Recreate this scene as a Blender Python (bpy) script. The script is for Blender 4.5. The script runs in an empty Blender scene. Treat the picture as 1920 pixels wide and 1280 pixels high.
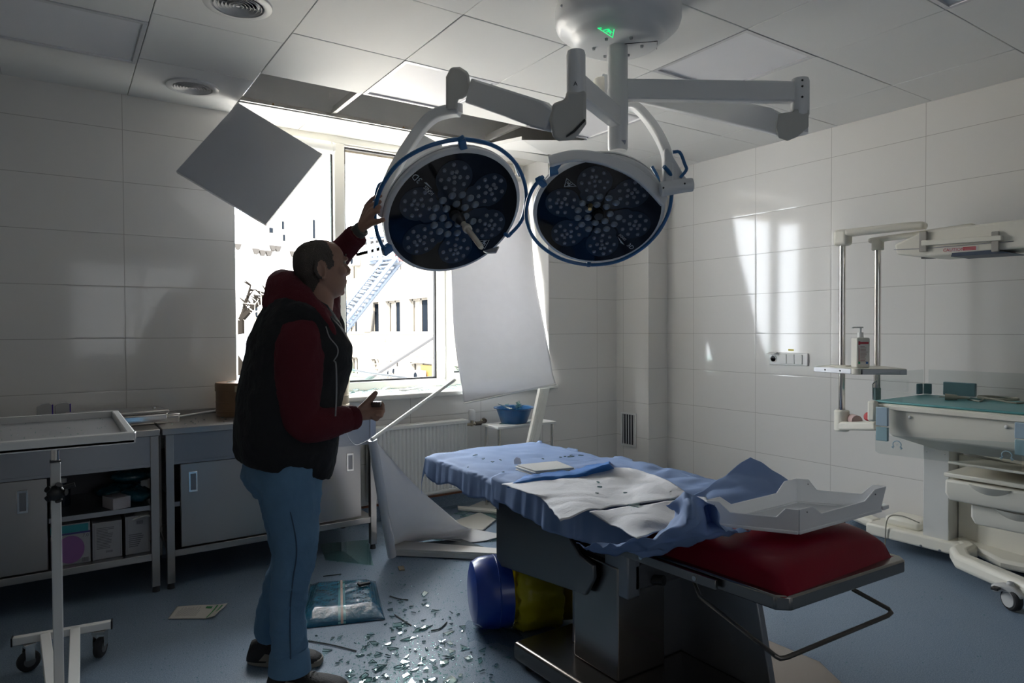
import bpy, bmesh, math, random
from mathutils import Vector as V, Matrix, noise, Euler
import numpy as np
sc = bpy.context.scene
col = sc.collection
random.seed(7)

# ------------------------------------------------------------------ camera
CAM = V((-4.3822, -4.4715, 1.3412))
YAW, PITCH, ROLL, FPX = 0.5944, -0.0180, -0.0049, 1260.0
def _basis():
    cy, sy, cp, sp = math.cos(YAW), math.sin(YAW), math.cos(PITCH), math.sin(PITCH)
    f = V((sy*cp, cy*cp, sp)); r = V((cy, -sy, 0)); u = r.cross(f)
    cr, sr = math.cos(ROLL), math.sin(ROLL)
    return cr*r+sr*u, -sr*r+cr*u, f
CR, CU, CF = _basis()
cd = bpy.data.cameras.new('camera'); cam = bpy.data.objects.new('camera', cd); col.objects.link(cam)
cd.sensor_width = 36; cd.lens = FPX/1920*36; cd.clip_end = 300; cd.clip_start = .05
m = Matrix((CR, CU, -CF)).transposed().to_4x4(); m.translation = CAM
cam.matrix_world = m
sc.camera = cam

# ------------------------------------------------------------------ view, world, sun
sc.view_settings.view_transform = 'Standard'; sc.view_settings.look = 'None'
sc.view_settings.gamma = 1; sc.view_settings.use_curve_mapping = False
sc.view_settings.exposure = 0.22
w = bpy.data.worlds.new('sky'); sc.world = w; w.use_nodes = True
bg = w.node_tree.nodes['Background']; bg.inputs['Color'].default_value = (.90, .95, 1, 1); bg.inputs['Strength'].default_value = 16.0
sl = bpy.data.lights.new('sun', 'SUN'); so = bpy.data.objects.new('sun', sl); col.objects.link(so)
sl.energy = 26.0; sl.angle = .009; sl.color = (1, .89, .76)
so.rotation_euler = V((.45, .55, -.60)).to_track_quat('-Z', 'Y').to_euler()   # shines from behind this building onto the one opposite
so.location = (0, -20, 30)
pl = bpy.data.lights.new('window_portal', 'AREA'); po = bpy.data.objects.new('window_portal', pl); col.objects.link(po)
pl.shape = 'RECTANGLE'; pl.size = 2.46; pl.size_y = 1.86; pl.cycles.is_portal = True
po.location = (-2.22, .46, 1.84); po.rotation_euler = (math.radians(-90), 0, 0)   # a portal only guides sampling of the sky
pl2 = pl.copy(); po2 = bpy.data.objects.new('rear_window_portal', pl2); col.objects.link(po2); pl2.size = 1.7; pl2.size_y = 1.4
po2.location = (-3.4, -6.62, 1.65); po2.rotation_euler = (math.radians(90), 0, 0)   # a second window in the wall behind the camera, mirrored in the lamp glass
sc.cycles.max_bounces = 10; sc.cycles.diffuse_bounces = 6; sc.cycles.glossy_bounces = 5; sc.cycles.transparent_max_bounces = 16
sc.cycles.caustics_reflective = False; sc.cycles.caustics_refractive = False
sc.cycles.use_denoising = True
sc.cycles.sample_clamp_indirect = 6

# ------------------------------------------------------------------ measuring helpers (photo pixel + a known plane or depth -> place in the room)
def ray(x, y): return CF + (x-960)/FPX*CR - (y-640)/FPX*CU
def onp(x, y, ax, val):
    d = ray(x, y); return CAM + d*((val-CAM[ax])/d[ax])
def PX(x, y, v): return onp(x, y, 0, v)
def PY(x, y, v): return onp(x, y, 1, v)
def PZ(x, y, v): return onp(x, y, 2, v)
def at(x, y, dep): return CAM + ray(x, y)*dep
def px2m(n, dep): return n/FPX*dep

# ------------------------------------------------------------------ materials
MATS = {}
def mat(name, color=(.8,.8,.8), rough=.5, metal=0, spec=.5, noise_amt=0, noise_scale=8, bump=0, bump_scale=40, coat=0, aniso=None, emit=None, emit_s=0, alpha=1, trans=0, sub=0, sheen=0):
    if name in MATS: return MATS[name]
    m = bpy.data.materials.new(name); m.use_nodes = True; nt = m.node_tree; b = nt.nodes['Principled BSDF']
    b.inputs['Base Color'].default_value = (*color, 1); b.inputs['Roughness'].default_value = rough
    b.inputs['Metallic'].default_value = metal; b.inputs['Specular IOR Level'].default_value = spec
    b.inputs['Coat Weight'].default_value = coat; b.inputs['Coat Roughness'].default_value = .05
    b.inputs['Alpha'].default_value = alpha; b.inputs['Transmission Weight'].default_value = trans
    b.inputs['Sheen Weight'].default_value = sheen
    if sub: b.inputs['Subsurface Weight'].default_value = sub; b.inputs['Subsurface Radius'].default_value = (.01,.004,.002)
    if emit: b.inputs['Emission Color'].default_value = (*emit, 1); b.inputs['Emission Strength'].default_value = emit_s
    tc = nt.nodes.new('ShaderNodeTexCoord')
    if noise_amt:
        n = nt.nodes.new('ShaderNodeTexNoise'); n.inputs['Scale'].default_value = noise_scale; n.inputs['Detail'].default_value = 6
        nt.links.new(tc.outputs['Object'], n.inputs['Vector'])
        mx = nt.nodes.new('ShaderNodeMix'); mx.data_type = 'RGBA'
        mx.inputs[6].default_value = (*[c*(1-noise_amt) for c in color], 1); mx.inputs[7].default_value = (*[min(1, c*(1+noise_amt)) for c in color], 1)
        nt.links.new(n.outputs['Fac'], mx.inputs[0]); nt.links.new(mx.outputs[2], b.inputs['Base Color'])
    if bump:
        n2 = nt.nodes.new('ShaderNodeTexNoise'); n2.inputs['Scale'].default_value = bump_scale; n2.inputs['Detail'].default_value = 4
        if aniso:
            mp = nt.nodes.new('ShaderNodeMapping'); mp.inputs['Scale'].default_value = aniso
            nt.links.new(tc.outputs['Object'], mp.inputs['Vector']); nt.links.new(mp.outputs['Vector'], n2.inputs['Vector'])
        else: nt.links.new(tc.outputs['Object'], n2.inputs['Vector'])
        bp = nt.nodes.new('ShaderNodeBump'); bp.inputs['Strength'].default_value = bump; bp.inputs['Distance'].default_value = .01
        nt.links.new(n2.outputs['Fac'], bp.inputs['Height']); nt.links.new(bp.outputs['Normal'], b.inputs['Normal'])
    MATS[name] = m; return m

def glass_mat(name, tint=(.85,.97,.93), rough=.0, ior=1.5, extra=0.0):
    if name in MATS: return MATS[name]
    m = bpy.data.materials.new(name); m.use_nodes = True; nt = m.node_tree; nt.nodes.clear()
    o = nt.nodes.new('ShaderNodeOutputMaterial'); t = nt.nodes.new('ShaderNodeBsdfTransparent'); g = nt.nodes.new('ShaderNodeBsdfGlossy')
    t.inputs['Color'].default_value = (*tint, 1); g.inputs['Roughness'].default_value = rough
    f = nt.nodes.new('ShaderNodeFresnel'); f.inputs['IOR'].default_value = ior
    a = nt.nodes.new('ShaderNodeMath'); a.operation = 'MULTIPLY_ADD'; a.inputs[1].default_value = 1.5; a.inputs[2].default_value = extra; a.use_clamp = True
    x = nt.nodes.new('ShaderNodeMixShader')
    gm_ = nt.nodes.new('ShaderNodeNewGeometry'); inv = nt.nodes.new('ShaderNodeMath'); inv.operation = 'SUBTRACT'; inv.inputs[0].default_value = 1; nt.links.new(gm_.outputs['Backfacing'], inv.inputs[1])
    mu = nt.nodes.new('ShaderNodeMath'); mu.operation = 'MULTIPLY'; nt.links.new(a.outputs[0], mu.inputs[0]); nt.links.new(inv.outputs[0], mu.inputs[1])   # one reflection per pane, at the face turned to the light
    nt.links.new(f.outputs[0], a.inputs[0]); nt.links.new(mu.outputs[0], x.inputs[0]); nt.links.new(t.outputs[0], x.inputs[1]); nt.links.new(g.outputs[0], x.inputs[2]); nt.links.new(x.outputs[0], o.inputs[0])
    MATS[name] = m; return m

def cloth_mat(name, color, trans=(.8,.8,.8), amt=.4, rough=.9, bump=.15, bscale=300):
    """thin cloth or film: diffuse plus translucent"""
    if name in MATS: return MATS[name]
    m = mat(name, color, rough, bump=bump, bump_scale=bscale, noise_amt=.06, noise_scale=14)
    nt = m.node_tree; b = nt.nodes['Principled BSDF']; o = nt.nodes['Material Output']
    t = nt.nodes.new('ShaderNodeBsdfTranslucent'); t.inputs['Color'].default_value = (*trans, 1)
    x = nt.nodes.new('ShaderNodeMixShader'); x.inputs[0].default_value = amt
    nt.links.new(b.outputs[0], x.inputs[1]); nt.links.new(t.outputs[0], x.inputs[2]); nt.links.new(x.outputs[0], o.inputs[0])
    return m

def tile_mat():
    """glossy white 60 x 30 cm wall tiles with thin joints, in world coordinates"""
    m = bpy.data.materials.new('wall_tiles'); m.use_nodes = True; nt = m.node_tree; b = nt.nodes['Principled BSDF']
    N = nt.nodes.new; L = nt.links.new
    g = N('ShaderNodeNewGeometry'); s = N('ShaderNodeSeparateXYZ'); L(g.outputs['Position'], s.inputs[0])
    sn = N('ShaderNodeSeparateXYZ'); L(g.outputs['Normal'], sn.inputs[0])
    def M(op, a, b_=None, c=None):
        n = N('ShaderNodeMath'); n.operation = op
        for i, v in enumerate((a, b_, c)):
            if v is None: continue
            if isinstance(v, (int, float)): n.inputs[i].default_value = v
            else: L(v, n.inputs[i])
        return n.outputs[0]
    ax = M('ABSOLUTE', sn.outputs[0])
    isx = M('GREATER_THAN', ax, .5)          # wall facing along X: tiles run along Y
    u1 = M('ADD', s.outputs[0], 4.0576+60*.6); u2 = M('ADD', s.outputs[1], .6852+60*.6)
    u = M('ADD', M('MULTIPLY', u2, isx), M('MULTIPLY', u1, M('SUBTRACT', 1, isx)))
    fu = M('PINGPONG', u, .3); fv = M('PINGPONG', M('ADD', s.outputs[2], -1.3+30), .15)
    ju = M('SMOOTH_MIN', M('MULTIPLY', fu, 1), fv, .001)
    joint = M('LESS_THAN', ju, .0017)
    # colour
    nz = N('ShaderNodeTexNoise'); nz.inputs['Scale'].default_value = 2.2; nz.inputs['Detail'].default_value = 5
    mx = N('ShaderNodeMix'); mx.data_type = 'RGBA'; L(joint, mx.inputs[0])
    mx.inputs[6].default_value = (.72, .70, .67, 1); mx.inputs[7].default_value = (.42, .40, .37, 1)
    L(mx.outputs[2], b.inputs['Base Color'])
    rr = M('MULTIPLY_ADD', joint, .6, .075); L(rr, b.inputs['Roughness'])
    b.inputs['Specular IOR Level'].default_value = .42
    # soft brushed texture across the tile and a groove at the joint
    n2 = N('ShaderNodeTexNoise'); n2.inputs['Scale'].default_value = 4; n2.inputs['Detail'].default_value = 2
    mp = N('ShaderNodeMapping'); mp.inputs['Scale'].default_value = (.6, .6, 9); L(g.outputs['Position'], mp.inputs[0]); L(mp.outputs[0], n2.inputs['Vector'])
    edge = M('MINIMUM', M('MULTIPLY', ju, 120), 1)
    h = M('ADD', M('MULTIPLY', n2.outputs['Fac'], .05), M('MULTIPLY', edge, .5))
    bp = N('ShaderNodeBump'); bp.inputs['Strength'].default_value = .35; bp.inputs['Distance'].default_value = .002
    L(h, bp.inputs['Height']); L(bp.outputs[0], b.inputs['Normal'])
    return m

def floor_mat():
    m = bpy.data.materials.new('speckled_vinyl'); m.use_nodes = True; nt = m.node_tree; b = nt.nodes['Principled BSDF']
    N = nt.nodes.new; L = nt.links.new
    g = N('ShaderNodeNewGeometry')
    v = N('ShaderNodeTexVoronoi'); v.inputs['Scale'].default_value = 160; L(g.outputs['Position'], v.inputs['Vector'])
    n = N('ShaderNodeTexNoise'); n.inputs['Scale'].default_value = 220; L(g.outputs['Position'], n.inputs['Vector'])
    big = N('ShaderNodeTexNoise'); big.inputs['Scale'].default_value = 3; big.inputs['Detail'].default_value = 8; L(g.outputs['Position'], big.inputs['Vector'])
    cr = N('ShaderNodeValToRGB'); cr.color_ramp.elements[0].position = .42; cr.color_ramp.elements[0].color = (.145,.20,.27,1)
    cr.color_ramp.elements[1].position = .6; cr.color_ramp.elements[1].color = (.225,.29,.37,1); L(n.outputs['Fac'], cr.inputs[0])
    dk = N('ShaderNodeMath'); dk.operation = 'LESS_THAN'; dk.inputs[1].default_value = .16; L(v.outputs['Distance'], dk.inputs[0])
    mx = N('ShaderNodeMix'); mx.data_type = 'RGBA'; L(dk.outputs[0], mx.inputs[0]); L(cr.outputs[0], mx.inputs[6]); mx.inputs[7].default_value = (.07,.10,.14,1)
    L(mx.outputs[2], b.inputs['Base Color'])
    r = N('ShaderNodeMapRange'); r.inputs['To Min'].default_value = .32; r.inputs['To Max'].default_value = .5; L(big.outputs['Fac'], r.inputs[0]); L(r.outputs[0], b.inputs['Roughness'])
    bp = N('ShaderNodeBump'); bp.inputs['Strength'].default_value = .1; bp.inputs['Distance'].default_value = .001; L(n.outputs['Fac'], bp.inputs['Height']); L(bp.outputs[0], b.inputs['Normal'])
    b.inputs['Specular IOR Level'].default_value = .22
    return m

steel = mat('brushed_steel', (.40,.385,.37), .28, 1, bump=.05, bump_scale=30, aniso=(1,1,26), noise_amt=.05, noise_scale=4)
osteel = mat('table_steel', (.30,.285,.27), .26, 1, bump=.04, bump_scale=30, aniso=(1,1,26), noise_amt=.06, noise_scale=4)
dsteel = mat('dark_brushed_steel', (.30,.31,.33), .38, 1, bump=.08, bump_scale=30, aniso=(1,1,26))
chrome = mat('chrome', (.75,.73,.70), .12, 1)
white = mat('white_enamel', (.74,.74,.72), .32, noise_amt=.02)
lampw = mat('lamp_white', (.66,.67,.68), .36, coat=.2)
cream = mat('cream_plastic', (.76,.73,.64), .4, noise_amt=.02)
pvc = mat('white_pvc', (.78,.77,.72), .3)
black = mat('black_plastic', (.015,.015,.016), .45)
rubber = mat('black_rubber', (.02,.02,.022), .7)
blue = mat('blue_plastic', (.008,.10,.27), .3, coat=.3)
glassdark = mat('lamp_glass', (.003,.004,.006), .06, spec=.2)

# ------------------------------------------------------------------ mesh builder
class MB:
    def __init__(s): s.v = []; s.f = []; s.mi = []
    def add(s, vs, fs, mi=0):
        o = len(s.v); s.v += [V(p) for p in vs]; s.f += [[i+o for i in f] for f in fs]; s.mi += [mi]*len(fs); return s
    def box(s, c, sz, rot=None, mi=0, top=1.0):
        c = V(c); hx, hy, hz = sz[0]/2, sz[1]/2, sz[2]/2
        vs = [V((x*hx*(top if z > 0 else 1), y*hy*(top if z > 0 else 1), z*hz)) for z in (-1,1) for y in (-1,1) for x in (-1,1)]
        if rot is not None: vs = [rot @ p for p in vs]
        return s.add([p+c for p in vs], [(0,2,3,1),(4,5,7,6),(0,1,5,4),(2,6,7,3),(0,4,6,2),(1,3,7,5)], mi)
    def bb(s, x0, x1, y0, y1, z0, z1, mi=0):
        return s.box(((x0+x1)/2, (y0+y1)/2, (z0+z1)/2), (abs(x1-x0), abs(y1-y0), abs(z1-z0)), None, mi)
    def cyl(s, a, b, r0, r1=None, n=20, mi=0): return s.tube([a, b], [r0, r0 if r1 is None else r1], n, mi=mi)
    def tube(s, pts, r, n=10, closed=False, mi=0, caps=True, flat=None, up=None):
        pts = [V(p) for p in pts]; k = len(pts)
        if not isinstance(r, (list, tuple)): r = [r]*k
        T = []
        for i in range(k):
            a = pts[(i-1) % k] if (closed or i > 0) else pts[i]; b = pts[(i+1) % k] if (closed or i < k-1) else pts[i]
            t = (b-a); T.append(t.normalized() if t.length > 1e-9 else V((0,0,1)))
        u = V(up) if up is not None else (V((0,0,1)) if abs(T[0].z) < .9 else V((1,0,0)))
        rings = []
        nrm = (u - T[0]*u.dot(T[0])).normalized()
        for i in range(k):
            base = V(up) if up is not None else nrm
            nrm = (base - T[i]*base.dot(T[i])); nrm = nrm.normalized() if nrm.length > 1e-6 else V((1,0,0))
            bi = T[i].cross(nrm); fl = flat if flat else 1
            rings.append([pts[i] + (nrm*math.cos(2*math.pi*j/n)*r[i] + bi*math.sin(2*math.pi*j/n)*r[i]*fl) for j in range(n)])
        vs = [p for rg in rings for p in rg]; fs = []
        for i in range(k if closed else k-1):
            i2 = (i+1) % k
            for j in range(n): fs.append((i*n+j, i*n+(j+1) % n, i2*n+(j+1) % n, i2*n+j))
        if not closed and caps: fs.append(tuple(range(n-1,-1,-1))); fs.append(tuple((k-1)*n+j for j in range(n)))
        return s.add(vs, fs, mi)
    def bar(s, pts, w, h, up, mi=0):
        """rectangular section swept along pts; w along side, h along up"""
        pts = [V(p) for p in pts]; k = len(pts); up = V(up); vs = []
        if not isinstance(w, (list, tuple)): w = [w]*k
        if not isinstance(h, (list, tuple)): h = [h]*k
        for i in range(k):
            t = (pts[min(i+1,k-1)]-pts[max(i-1,0)]).normalized(); sd = t.cross(up).normalized(); u = sd.cross(t).normalized()
            for a, b in ((-1,-1),(1,-1),(1,1),(-1,1)): vs.append(pts[i]+sd*a*w[i]/2+u*b*h[i]/2)
        fs = [(i*4+j, i*4+(j+1) % 4, i*4+4+(j+1) % 4, i*4+4+j) for i in range(k-1) for j in range(4)]
        fs += [(3,2,1,0), tuple((k-1)*4+j for j in range(4))]
        return s.add(vs, fs, mi)
    def prism(s, poly, vec, mi=0):
        poly = [V(p) for p in poly]; n = len(poly); vec = V(vec)
        vs = poly + [p+vec for p in poly]
        fs = [tuple(range(n-1,-1,-1)), tuple(range(n,2*n))] + [(i,(i+1) % n,n+(i+1) % n,n+i) for i in range(n)]
        return s.add(vs, fs, mi)
    def lathe(s, prof, M=None, n=40, mi=0, close=False):
        """profile [(r,z)] about local z, then matrix M"""
        vs = []; k = len(prof)
        for r, z in prof:
            for j in range(n): a = 2*math.pi*j/n; vs.append(V((r*math.cos(a), r*math.sin(a), z)))
        fs = [(i*n+j, i*n+(j+1) % n, (i+1)*n+(j+1) % n, (i+1)*n+j) for i in range(k-1) for j in range(n)]
        if prof[0][0] > 1e-6: fs.append(tuple(range(n-1,-1,-1)))
        if prof[-1][0] > 1e-6: fs.append(tuple((k-1)*n+j for j in range(n)))
        if M is not None: vs = [M @ p for p in vs]
        return s.add(vs, fs, mi)
    def ell(s, c, rad, R=None, nu=16, nv=12, mi=0):
        vs = []; c = V(c)
        for i in range(nv+1):
            t = math.pi*i/nv
            for j in range(nu):
                a = 2*math.pi*j/nu; p = V((rad[0]*math.sin(t)*math.cos(a), rad[1]*math.sin(t)*math.sin(a), rad[2]*math.cos(t)))
                vs.append(c + (R @ p if R is not None else p))
        fs = [(i*nu+j, (i+1)*nu+j, (i+1)*nu+(j+1) % nu, i*nu+(j+1) % nu) for i in range(nv) for j in range(nu)]
        return s.add(vs, fs, mi)
    def loft(s, rings, mi=0, cap=True):
        n = len(rings[0]); k = len(rings); vs = [p for r in rings for p in r]
        fs = [(i*n+j, i*n+(j+1) % n, (i+1)*n+(j+1) % n, (i+1)*n+j) for i in range(k-1) for j in range(n)]
        if cap: fs.append(tuple(range(n-1,-1,-1))); fs.append(tuple((k-1)*n+j for j in range(n)))
        return s.add(vs, fs, mi)
    def grid(s, fn, nu, nv, mi=0):
        vs = [fn(i/nu, j/nv) for j in range(nv+1) for i in range(nu+1)]
        fs = [(j*(nu+1)+i, j*(nu+1)+i+1, (j+1)*(nu+1)+i+1, (j+1)*(nu+1)+i) for j in range(nv) for i in range(nu)]
        return s.add(vs, fs, mi)
    def xf(s, M, start=0):
        for i in range(start, len(s.v)): s.v[i] = M @ s.v[i]
        return s
ORG = {}
def link(name, mesh, org, parent=None):
    o = bpy.data.objects.new(name, mesh); col.objects.link(o); org = V(org)
    if parent is not None: o.parent = parent; o.location = org - ORG[parent.name]
    else: o.location = org
    ORG[o.name] = org
    return o
def obj(name, mb, mt, parent=None, bevel=0, seg=2, smooth=35, solid=0, sub=0, org=None, fix=True):
    if org is None:
        xs = [p for p in mb.v]; lo = V([min(p[i] for p in xs) for i in range(3)]); hi = V([max(p[i] for p in xs) for i in range(3)])
        org = V(((lo.x+hi.x)/2, (lo.y+hi.y)/2, lo.z if parent is None else (lo.z+hi.z)/2))
    me = bpy.data.meshes.new(name); me.from_pydata([tuple(p-V(org)) for p in mb.v], [], mb.f)
    for mm in (mt if isinstance(mt, (list, tuple)) else [mt]): me.materials.append(mm)
    me.polygons.foreach_set('material_index', mb.mi)
    if fix:
        bm = bmesh.new(); bm.from_mesh(me)
        bmesh.ops.remove_doubles(bm, verts=bm.verts, dist=1e-6); bmesh.ops.recalc_face_normals(bm, faces=bm.faces)
        bm.to_mesh(me); bm.free()
    me.update()
    if smooth:
        me.polygons.foreach_set('use_smooth', [True]*len(me.polygons)); me.set_sharp_from_angle(angle=math.radians(smooth))
    o = link(name, me, org, parent)
    if solid: md = o.modifiers.new('thickness', 'SOLIDIFY'); md.thickness = solid; md.offset = 0
    if bevel: md = o.modifiers.new('bevel', 'BEVEL'); md.width = bevel; md.segments = seg; md.limit_method = 'ANGLE'; md.angle_limit = math.radians(40); md.harden_normals = False
    if sub: md = o.modifiers.new('subdivision', 'SUBSURF'); md.levels = sub; md.render_levels = sub
    return o
def tag(o, label=None, cat=None, group=None, kind=None):
    if label: o['label'] = label
    if cat: o['category'] = cat
    if group: o['group'] = group
    if kind: o['kind'] = kind
    return o
def thing(name, loc, label, cat, group=None):
    o = link(name, None, loc); o.empty_display_size = .1
    return tag(o, label, cat, group)
def struct(name, mb, mt, **k):
    o = obj(name, mb, mt, **k)
    if o.parent is None: o['kind'] = 'structure'
    return o
def copy_tree(o, parent=None, loc=None):
    c = o.copy(); col.objects.link(c); c.parent = parent; ORG[c.name] = V(ORG[o.name])
    for ch in list(o.children): copy_tree(ch, c)
    return c
def text(s, size, M, mt, parent, name='lettering', ext=.0004, align='CENTER'):
    cu = bpy.data.curves.new(name, 'FONT'); cu.body = s; cu.size = size; cu.extrude = ext; cu.align_x = align; cu.align_y = 'CENTER'; cu.resolution_u = 2
    t = bpy.data.objects.new('t', cu); col.objects.link(t)
    dg = bpy.context.evaluated_depsgraph_get(); dg.update(); me = bpy.data.meshes.new_from_object(t.evaluated_get(dg)); bpy.data.objects.remove(t)
    me.transform(M); me.materials.clear(); me.materials.append(mt)
    org = M.translation.copy(); me.transform(Matrix.Translation(-org)); me.name = name
    return link(name, me, org, parent)
def frame(o, x, y, z=None):
    """matrix with origin o, x and y axes"""
    x = V(x).normalized(); y = V(y); y = (y - x*y.dot(x)).normalized(); zz = x.cross(y)
    M = Matrix((x, y, zz)).transposed().to_4x4(); M.translation = V(o); return M
def nz(p, s=1.0): return noise.noise(V(p)*s)
def catmull(P, t):
    n = len(P)-1; x = min(max(t*n, 0), n-1e-6); i = int(x); f = x-i
    p1, p2 = P[i], P[i+1]; p0 = P[i-1] if i > 0 else p1*2-p2; p3 = P[i+2] if i+2 <= n else p2*2-p1
    return .5*((2*p1)+(p2-p0)*f+(2*p0-5*p1+4*p2-p3)*f*f+(3*p1-p0-3*p2+p3)*f**3)
def sheet(ctrl, nu=40, nv=40, amp=0, sc_=6, seed=0, fold=None):
    ctrl = [[V(p) for p in r] for r in ctrl]
    def fn(u, v):
        p = catmull([catmull(r, u) for r in ctrl], v)
        if amp:
            q = p*sc_+V((seed,seed*2,seed*3)); a = abs(noise.noise(q))*2-.5; b = noise.noise(q*2.3)
            d = V((noise.noise(q+V((7,0,0))), noise.noise(q+V((0,9,0))), 0))*.5
            p = p + V((d.x, d.y, a+b*.4))*amp
        if fold: p = fold(u, v, p)
        return p
    return MB().grid(fn, nu, nv)
# ------------------------------------------------------------------ the room
tiles = tile_mat(); vinyl = floor_mat()
ceilm = mat('ceiling_panel', (.74,.74,.73), .55, .0, spec=.25, noise_amt=.02, noise_scale=3)
plaster = mat('grey_plaster', (.62,.61,.59), .7, noise_amt=.08)
WX0, WX1, WY = -3.458, -.983, .35         # window opening and depth of the frame
XL, YF = -6.4, -6.6                       # the unseen left and front walls
FZ = -.02
struct('floor', MB().bb(XL, .3, YF, .6, -.12, 0), vinyl)
# window wall: pieces around the opening, 0.5 m thick
mb = MB()
mb.bb(XL, WX0, 0, .6, 0, 3.1); mb.bb(WX1, .3, 0, .6, 0, 3.1); mb.bb(WX0, WX1, 0, .6, 0, .845); mb.bb(WX0, WX1, .36, .6, 2.76, 3.1)
struct('wall_back', mb, tiles)
struct('wall_right', MB().bb(0, .3, YF, 0, 0, 3.1), tiles)
struct('wall_pillar', MB().bb(-.226, .0, -.393, 0, 0, 2.75), tiles)
struct('wall_left', MB().bb(XL-.3, XL, YF, .6, 0, 3.1), tiles)
RX0, RX1, RZ0, RZ1 = -4.25, -2.55, .95, 2.35
struct('wall_front', MB().bb(XL-.3, RX0, YF-.3, YF, 0, 3.1).bb(RX1, .3, YF-.3, YF, 0, 3.1).bb(RX0,RX1,YF-.3,YF,0,RZ0).bb(RX0,RX1,YF-.3,YF,RZ1,3.1), tiles)
w2 = link('window_2', None, (-3.4, YF-.1, RZ0)); w2['kind'] = 'structure'
mb = MB()
for a_ in ((RX0,RX0+.05,RZ0,RZ1),(RX1-.05,RX1,RZ0,RZ1),(-3.43,-3.37,RZ0,RZ1),(RX0,RX1,RZ0,RZ0+.05),(RX0,RX1,RZ1-.05,RZ1)): mb.bb(a_[0],a_[1],YF-.14,YF-.08,a_[2],a_[3])
obj('tinted_pane', MB().bb(RX0,RX1,YF-.112,YF-.11,RZ0,RZ1), glass_mat('tinted_pane_glass', (.29,.29,.29), .02, 1.45), w2, smooth=0)  # grey tint added to this unseen pane to dim daylight from behind
obj('window_frame', mb, pvc, w2)
struct('trim_slab_above', MB().bb(XL-.3, .3, YF-.3, .6, 3.1, 3.3), plaster)
# coved vinyl and wooden strip at the foot of the walls
wood = mat('brown_strip', (.20,.065,.025), .5, noise_amt=.4, noise_scale=20)
cove = MB(); strip = MB()
def skirt(a, b, nrm):
    a, b, nrm = V(a), V(b), V(nrm)
    prof = [(0,.095),(.006,.095),(.008,.04),(.02,.012),(.05,.002),(0,0)]
    cove.loft([[p+nrm*d+V((0,0,z)) for d, z in prof] for p in (a, b)])
    strip.loft([[p+nrm*d+V((0,0,z)) for d, z in ((0,.094),(.011,.094),(.011,.106),(0,.108))] for p in (a, b)])
skirt((XL,0,0),(-.226,0,0),(0,-1,0)); skirt((-.226,0,0),(-.226,-.393,0),(-1,0,0)); skirt((-.226,-.393,0),(0,-.393,0),(0,-1,0)); skirt((0,-.393,0),(0,YF,0),(-1,0,0))
struct('baseboard_right', cove, vinyl); struct('trim_1', strip, wood)
# ceiling of flat metal panels on hidden rails, one row missing by the window
GX = [XL,-5.77,-5.19,-4.61,-4.03,-3.475,-2.91,-2.345,-1.765,-1.21,-.475,0]; GY = [-.27,-.765,-1.345,-1.93,-2.52,-3.11,-3.70,-4.29,-4.88,-5.47,YF]
cm = MB(); g = .0017; LIGHTS = {(3,1):0,(6,1):0,(8,3):0,(8,5):0,(8,1):0}
for i in range(len(GX)-1):
    YY = GY if i > 4 else ([0,-.64,-1.21,-1.79,-2.37,-2.95,-3.53,-4.11,-4.7,-5.3,YF] if i == 4 else [0,-.545,-1.10,-1.68,-2.26,-2.84,-3.42,-4.0,-4.6,-5.2,YF])
    for j in range(len(GY)-1):
        if j == 0 and 5 <= i <= 8: continue
        if (i, j) in LIGHTS: continue
        y1 = 0 if (j == 0 and i > 9) else YY[j]
        z = 2.70 + (.0012 if (i+j) % 2 else 0)
        cm.bb(GX[i]+g, GX[i+1]-g, YY[j+1]+g, y1-g, z, z+.012)
struct('ceiling', cm, ceilm, bevel=.002, seg=1)
rails = MB()
for x in (GX[5],GX[6],GX[8],GX[9]): rails.bb(x-.012, x+.012, -.765, -.27, 2.715, 2.74); rails.bb(x-.002, x+.002, -.765, -.27, 2.74, 2.765)
railm = mat('ceiling_rail', (.75,.74,.72), .25, .9)
struct('trim_2', rails, railm)
# dark void plates above panels so the joints read as thin dark lines
struct('trim_3', MB().bb(XL, 0, YF, -.80, 2.735, 2.745), mat('void_grey', (.30,.30,.30), .9))
# plaster box over the window: face, angle strip, underside band, soffit of the recess
mb = MB(); mb.bb(-3.475, 0, -.262, -.252, 2.70, 2.925); mb.bb(-3.475,0,-.252,.36,2.92,2.93)
for x in (-2.93,-2.1,-1.5): mb.bb(x, x+.003, -.2635, -.262, 2.73, 2.92)
struct('trim_4', mb, plaster)
mb = MB(); mb.bb(-3.475, 0, -.285, -.262, 2.698, 2.703); mb.bb(-3.475, 0, -.267, -.262, 2.70, 2.725)
struct('trim_5', mb, railm, bevel=.001, seg=1)
struct('trim_6', MB().bb(-3.475, -.4, -.262, -.085, 2.692, 2.702), mat('soffit_band', (.62,.62,.60), .3), bevel=.003)
sof = MB()
for a, b in ((-3.48,-2.95),(-2.947,-2.35),(-2.347,-1.75),(-1.747,-1.2),(-1.197,-.6)): sof.bb(a, b, -.09, .36, 2.765, 2.78)
sof.bb(-3.48, -.6, -.09, -.085, 2.70, 2.78)
struct('trim_7', sof, mat('soffit_white', (.80,.79,.76), .14, coat=.4))
pegs = MB()
for x in (-3.28,-2.42,-1.55): pegs.cyl((x,-.264,2.712), (x,-.27,2.712), .006, n=10)
struct('trim_8', pegs, mat('brass_pin', (.42,.22,.04), .5))
# recess lining of the window: white reveals
mb = MB(); mb.bb(WX1-.006, WX1+.004, .001, WY, .89, 2.78); mb.bb(WX0-.004, WX0+.006, .001, WY, .89, 2.78)
struct('trim_9', mb, mat('reveal_white', (.82,.81,.79), .3))
# window sill
sill = MB().bb(WX0-.02, WX1+.04, -.075, WY+.02, .848, .885)
struct('trim_10', sill, pvc, bevel=.012, seg=3)
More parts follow.
